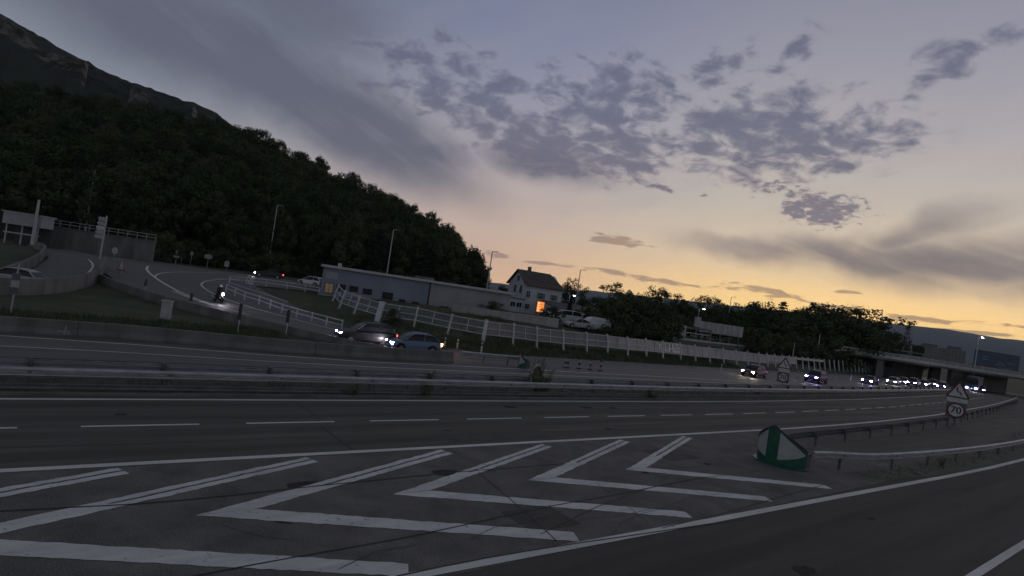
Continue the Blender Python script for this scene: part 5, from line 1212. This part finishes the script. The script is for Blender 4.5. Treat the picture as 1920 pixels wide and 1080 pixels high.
def conifer(seed, H=12.0, R=2.6, leafm='leaf_conifer', tiers=17):
    rnd = random.Random(seed); root = bpy.data.objects.new('proto_tree', None); mb = MB().tube([(0, 0, -.6), (0, 0, H * .97)], [.24, .03], 7); vs = []; fs = []
    for i in range(tiers):
        z = H * (.12 + .86 * i / tiers); r = R * (1 - i / tiers) ** .8 + .15; nb = max(5, int(11 - i * .35))
        for k in range(nb):
            a = 6.28 * k / nb + rnd.random() * .7; L = r * rnd.uniform(.7, 1.15); tip = Vector((math.cos(a) * L, math.sin(a) * L, z - L * .22 + rnd.uniform(-.2, .2)))
            mb.tube([(0, 0, z), tuple(tip)], [.035, .01], 4, cap=False)
            for j in range(15):
                f = rnd.uniform(.15, 1.0); c = Vector((0, 0, z)).lerp(tip, f) + Vector((rnd.gauss(0, .18), rnd.gauss(0, .18), rnd.gauss(-.08, .12))); leaf_quad(vs, fs, c, .22, rnd)
    tr = mb.build('trunk', 'bark', root, link=False); cr = MB().add(vs, fs).build('crown', leafm, root, link=False); return root, tr, cr
def plant(proto, name, label, cat, loc, sc, rot, group=None, parts=('trunk', 'crown'), lean=0.0):
    _, tr, cr = proto; t = thing(name, label, cat, loc, rot, group); t.scale = sc; t.rotation_euler = (lean, 0, rot)
    for nm, src in zip(parts, (tr, cr)):
        o = bpy.data.objects.new(nm, src.data); COL.objects.link(o); o.parent = t
    return t
BL = [broadleaf(11, 'leaf_dark'), broadleaf(12, 'leaf_dark', R=4.8, clumps=52), broadleaf(13, 'leaf_mid', R=3.8), broadleaf(14, 'leaf_dark', R=4.4, low=.15), broadleaf(15, 'leaf_olive', R=4.3, clumps=50)]
RAG = [broadleaf(21, 'leaf_dark', R=3.6, clumps=30, per=60, leaf=.20, low=.30, ragged=2.2), broadleaf(22, 'leaf_mid', R=4.2, clumps=34, per=60, leaf=.20, low=.26, ragged=2.4), broadleaf(23, 'leaf_dark', R=3.2, clumps=28, per=64, leaf=.19, low=.25, ragged=2.0)]
CON = [conifer(31), conifer(32, R=3.2), conifer(33, R=1.1, tiers=24)]
SHR = [broadleaf(41, 'leaf_mid', H=3.0, R=1.9, clumps=26, per=70, leaf=.13, low=.02, ragged=1.2), broadleaf(42, 'leaf_olive', H=3.0, R=2.1, clumps=26, per=70, leaf=.13, low=.02, ragged=1.5)]
rnd = random.Random(5)
# wooded hillside
cand = []
for i in range(6000):
    u = rnd.uniform(-1.02, -.052); f0 = itp(DFt, u); f = rnd.random() ** 1.15; Y = f0 + 2 + f * 122; x = u * Y
    if any((x - a) ** 2 + (Y - b) ** 2 < (5.2 + 2.4 * f) ** 2 for a, b, *_ in cand): continue
    cand.append((x, Y, u, f))
cand = cand[:296]
lbls = ('dense dark broadleaf tree of the steep wooded hillside', 'olive green broadleaf tree of the steep wooded hillside', 'dark conifer of the steep wooded hillside')
for x, Y, u, f in cand:
    z = hill_h(u, Y) - .3; top = CAMH + itp(E_, u) * Y + rnd.gauss(-.3, 1.3); h = max(3.0, min(rnd.uniform(9.5, 13.5), top - z))
    if f > .8: h = max(4.0, min(13.5, top - z))
    r_ = rnd.random()
    if r_ < .08 and f < .6: pr_, lb = CON[rnd.randrange(2)], lbls[2]
    else:
        k = rnd.randrange(5); pr_, lb = BL[k], lbls[1] if k == 4 else lbls[0]
    w = min(1.15, h / 10 * rnd.uniform(.95, 1.2)) if h < 8 else rnd.uniform(.95, 1.25)
    where = 'above the retaining wall' if u < -.62 else 'behind the roundabout' if u < -.42 else 'above the blue clad building' if u < -.2 else 'by its tapering end'
    lb = lb.replace('of the steep wooded hillside', ('low on the wooded hill ' if f < .25 else 'halfway up the wooded hill ' if f < .72 else 'on the wooded hill skyline ') + where)
    plant(pr_, 'forest_tree', lb, 'tree', (x, Y, z), (w, w, h / 10.0 if pr_ not in CON else h / 12), rnd.random() * 6.28, 'trees of the wooded hillside')
# bushes at the foot of the wood
for i in range(34):
    u = rnd.uniform(-.62, -.06); Y = itp(DFt, u) - rnd.uniform(-1, 2.5); x = u * Y; s_ = rnd.uniform(.8, 1.6)
    px_ = 960 + u * FPX
    if rnd.random() < .2: continue
    plant(SHR[i % 2], 'bush', 'dark leafy bush at the foot of the wooded hill', 'bush', (x, Y, hz(x, Y) - .1), (s_ * 1.2, s_ * 1.2, s_), rnd.random() * 6, 'bushes at the foot of the wood', ('stem', 'foliage'))
# tree row against the sunset
row = [(1068, 520, 138, 'R', 1.0), (1054, 530, 140, 'R', .8), (1142, 527, 150, 'R', 1.25), (1112, 557, 146, 'B', 1.0), (1170, 545, 150, 'B', .9), (1188, 552, 152, 'R', .8), (1217, 534, 155, 'R', 1.0), (1238, 541, 158, 'R', .9), (1262, 549, 156, 'R', .9), (1292, 556, 160, 'R', 1.0),
       (1322, 552, 160, 'R', 1.0), (1340, 559, 164, 'R', .8), (1372, 566, 165, 'R', .8), (1402, 566, 160, 'B', 1.0), (1425, 567, 158, 'B', 1.2), (1457, 558, 165, 'C', 1.0), (1480, 575, 166, 'R', .8), (1497, 572, 168, 'R', .9), (1525, 568, 165, 'B', 1.1),
       (1552, 568, 162, 'R', 1.3), (1585, 574, 160, 'R', 1.35), (1612, 573, 158, 'R', 1.5), (1640, 598, 160, 'R', .9), (1665, 622, 175, 'B', .8), (1690, 634, 185, 'R', .7), (1715, 645, 190, 'B', .7)]
kind_l = {'R': 'ragged tree silhouetted against the sunset with sky between its boughs', 'B': 'round dense tree in the row below the sunset', 'C': 'lone conifer rising above the tree row below the sunset'}
for i, (px_, py_, Y, k, w) in enumerate(row):
    b = DG(px_, Y, 620); b.z -= .4; top = D(px_, py_, Y).z; h = top - b.z; pr_ = {'R': RAG[i % 3], 'B': BL[i % 5], 'C': CON[1]}[k]
    plant(pr_, 'sunset_tree', kind_l[k] + ('' if k == 'C' else ' behind the white house' if px_ < 1100 else ' behind the annex' if px_ < 1275 else ' behind the hoarding' if px_ < 1400 else ' near the bridge'), 'tree', b, (w * h / 10.5, w * h / 10.5, h / (12 if k == 'C' else 10.3)), i * 1.7, 'trees of the sunset row' if k != 'C' else None)
# darker trees standing in front of the row, on the embankment
for i, (px_, py_, Y, w) in enumerate([(1125, 572, 128, 1.1), (1150, 575, 124, 1.2), (1185, 580, 122, 1.2), (1215, 578, 126, 1.3), (1245, 585, 124, 1.2), (1160, 600, 105, 1.2), (1205, 606, 103, 1.3), (1238, 600, 106, 1.1), (1272, 592, 134, 1.3), (1310, 590, 138, 1.3), (1345, 596, 140, 1.3),
                                      (1380, 585, 142, 1.4), (1415, 580, 142, 1.5), (1450, 592, 140, 1.4), (1485, 596, 142, 1.4), (1515, 598, 144, 1.4), (1545, 600, 144, 1.4), (1578, 602, 146, 1.4), (1605, 612, 150, 1.3), (1630, 622, 152, 1.2), (1415, 625, 128, 1.2), (1450, 628, 130, 1.2), (1490, 632, 134, 1.2), (1525, 636, 136, 1.2), (1560, 640, 140, 1.1), (1090, 560, 130, 1.0), (1100, 572, 126, .9), (1140, 560, 140, 1.3), (1172, 562, 144, 1.3), (1205, 560, 146, 1.3), (1235, 566, 146, 1.3), (1262, 568, 148, 1.2), (1290, 575, 150, 1.3), (1330, 576, 152, 1.4), (1360, 580, 152, 1.3), (1475, 585, 150, 1.4), (1505, 586, 152, 1.4), (1540, 588, 152, 1.4), (1570, 592, 152, 1.4), (1598, 598, 154, 1.4)]):
    b = DG(px_, Y, 640); b.z -= .4; h = D(px_, py_, Y).z - b.z
    plant(BL[(i * 3) % 5], 'embankment_tree', 'dark bushy tree massed on the embankment ' + ('beside the annex' if px_ < 1260 else 'behind the ribbed hoarding' if px_ < 1400 else 'along the upper road towards the bridge'), 'tree', b, (w * h / 9.0, w * h / 9.0, h / 10.0), i * 2.1, 'trees massed on the embankment')
# shrubs near the house
def shrub(label, px_, py_, Y, w, h, k=0, name='bush', pr_=None):
    b = DG(px_, Y, py_); b.z -= .05; plant(pr_ or SHR[k], name, label, 'bush' if name == 'bush' else 'tree', b, (w, w, h), px_ * .1, None, ('stem', 'foliage') if name == 'bush' else ('trunk', 'crown'))
shrub('round green bush below the glowing price board', 1032, 616, 84, .85, .75, 0); shrub('low bush on top of the yard wall behind the noise barrier', 925, 594, 79, 1.0, .55, 1); shrub('dark narrow cypress beside the white van', 1064, 610, 100, .62, .30, name='cypress', pr_=CON[2]); shrub('dark narrow cypress in front of the annex door', 1099, 618, 101, .58, .27, name='cypress', pr_=CON[2])
shrub('dark small tree standing behind the yard wing of the white house', 945, 540, 132, 1.5, 1.6, 0); shrub('bush overhanging the noise barrier near the graffiti', 1215, 650, 88, 1.5, 1.0, 0); shrub('dark bush leaning over the barrier next to the sprayed van', 1160, 640, 84, 1.2, 1.2, 1)
shrub('dark bush at the edge of the wood beside the retaining wall', 293, 480, 99, 1.7, 1.7, 0); shrub('low dark bush behind the give way sign', 318, 490, 106, 1.2, .9, 1)
for i, (px_, py_, Y, w, h) in enumerate(((1140, 640, 92, 2.0, 1.5), (1172, 645, 92, 2.0, 1.9), (1198, 648, 93, 2.2, 1.7), (1228, 650, 95, 2.2, 2.0), (1242, 655, 97, 1.5, 1.2), (1400, 670, 118, 2.0, 1.5), (1440, 672, 120, 2.2, 1.8), (1480, 675, 124, 2.2, 1.7), (1520, 680, 128, 2.2, 1.8), (1560, 682, 132, 2.4, 1.9))):
    b = DG(px_, Y, py_); b.z -= .1; plant(SHR[i % 2], 'bush', 'dark tall bush crowding the back of the noise barrier ' + ('beyond the sprayed van' if px_ < 1300 else 'below the upper road'), 'bush', b, (w, w, h), px_ * .1, 'bushes behind the noise barrier', ('stem', 'foliage'))
shrub('thin sapling on the verge below the noise barrier', 735, 610, 60, .5, .5, 1)
# tall weeds in the median
def weed(seed, H=2.0):
    rnd = random.Random(seed); mb = MB(); vs = []; fs = []; root = None
    for i in range(16):
        a = rnd.random() * 6.28; r = rnd.uniform(0, .28); tip = Vector((math.cos(a) * (r + .25), math.sin(a) * (r + .25), H * rnd.uniform(.5, 1.0))); b = Vector((math.cos(a) * r, math.sin(a) * r, 0)); mb.tube([tuple(b), tuple(b.lerp(tip, .5) + Vector((0, 0, .1))), tuple(tip)], [.012, .01, .005], 4, cap=False)
        for j in range(46): leaf_quad(vs, fs, b.lerp(tip, rnd.uniform(.08, 1.0)) + Vector((rnd.gauss(0, .08), rnd.gauss(0, .08), rnd.gauss(0, .05))), .045, rnd)
    return None, mb.build('stem', 'bark', None, link=False), MB().add(vs, fs).build('foliage', 'leaf_weed', None, link=False)
WD = [weed(1), weed(2)]
for lb, px_, py_, t_, sc_, k in (('tall weed growing through the median rails beside the framed sign', 988, 735, 24.9, (1.1, 1.1, 1.15), 0), ('second tall weed leaning beside the framed sign on the median', 1000, 735, 24.7, (.9, .9, .85), 1), ('thin weed in the median left of the tall weeds', 795, 735, 24.85, (.7, .7, .62), 1),
                         ('low weed at the median kerb beside the long barrier end', 652, 737, 24.2, (.9, .9, .30), 0), ('small weed behind the kerb in the median near the dashes', 785, 737, 24.15, (.7, .7, .40), 1), ('low leafy weed at the median kerb near the beacons', 1208, 744, 24.1, (1.0, 1.0, .34), 0), ('little upright weed at the median near the seventy sign', 1398, 738, 25.0, (.8, .8, .55), 1), ('small weed at the foot of the exit road guard rail', 1760, 872, 9.3, (.5, .5, .25), 0)):
    s_, _t = st(*G(px_, py_).xy); plant(WD[k], 'weed', lb, 'weed', RP(s_, t_), sc_, px_ * .3, None, ('stem', 'foliage'))
# grass
rnd = random.Random(9); vs = []; fs = []
def blade(x, y, h):
    a = rnd.random() * 6.28; w = .012 + h * .03; z = hz(x, y) - .10; o = len(vs); dx, dy = math.cos(a), math.sin(a); lx, ly = rnd.gauss(0, .3) * h, rnd.gauss(0, .3) * h
    vs.extend([(x - dx * w, y - dy * w, z), (x + dx * w, y + dy * w, z), (x + lx, y + ly, z + h + .08)]); fs.append((o, o + 1, o + 2))
def tufts(n, sr, tr_, hr, cluster=5, spread=.12):
    for _ in range(n):
        p = RP(rnd.uniform(*sr), rnd.uniform(*tr_))
        for k in range(cluster): blade(p.x + rnd.gauss(0, spread), p.y + rnd.gauss(0, spread), rnd.uniform(*hr))
tufts(1500, (-15, 70), (24.0, 26.4), (.06, .22)); tufts(350, (28, 75), (8.9, 10.1), (.06, .2)); tufts(160, (29, 60), (14.3, 15.2), (.05, .15)); tufts(2600, (-12, 14), (38.5, 47), (.15, .40), 5, .25); tufts(3200, (22, 80), (41.6, 46.5), (.15, .45), 5, .25); tufts(1200, (24, 46), (46.5, 60), (.2, .5), 5, .3)
tag(MB().add(vs, fs).build('grass', 'grass_blade'), 'rough grass of the median, verges and embankment', 'grass', kind='stuff')

# ------------------------------------------------------------------ evening haze in the valley
hm_ = bpy.data.materials.new('haze'); hm_.use_nodes = True; nt = hm_.node_tree; nt.nodes.clear()
vp = nt.nodes.new('ShaderNodeVolumePrincipled'); vp.inputs['Color'].default_value = (.72, .84, 1.0, 1); vp.inputs['Density'].default_value = HAZE; vp.inputs['Anisotropy'].default_value = 0.0
ov_ = nt.nodes.new('ShaderNodeOutputMaterial'); nt.links.new(vp.outputs[0], ov_.inputs['Volume']); MATS['haze'] = hm_
hb = MB().box((4200, 3300, 185), (18500, 7600, 410)).build('haze', 'haze'); tag(hb, 'thin evening haze filling the valley', 'haze', kind='stuff')
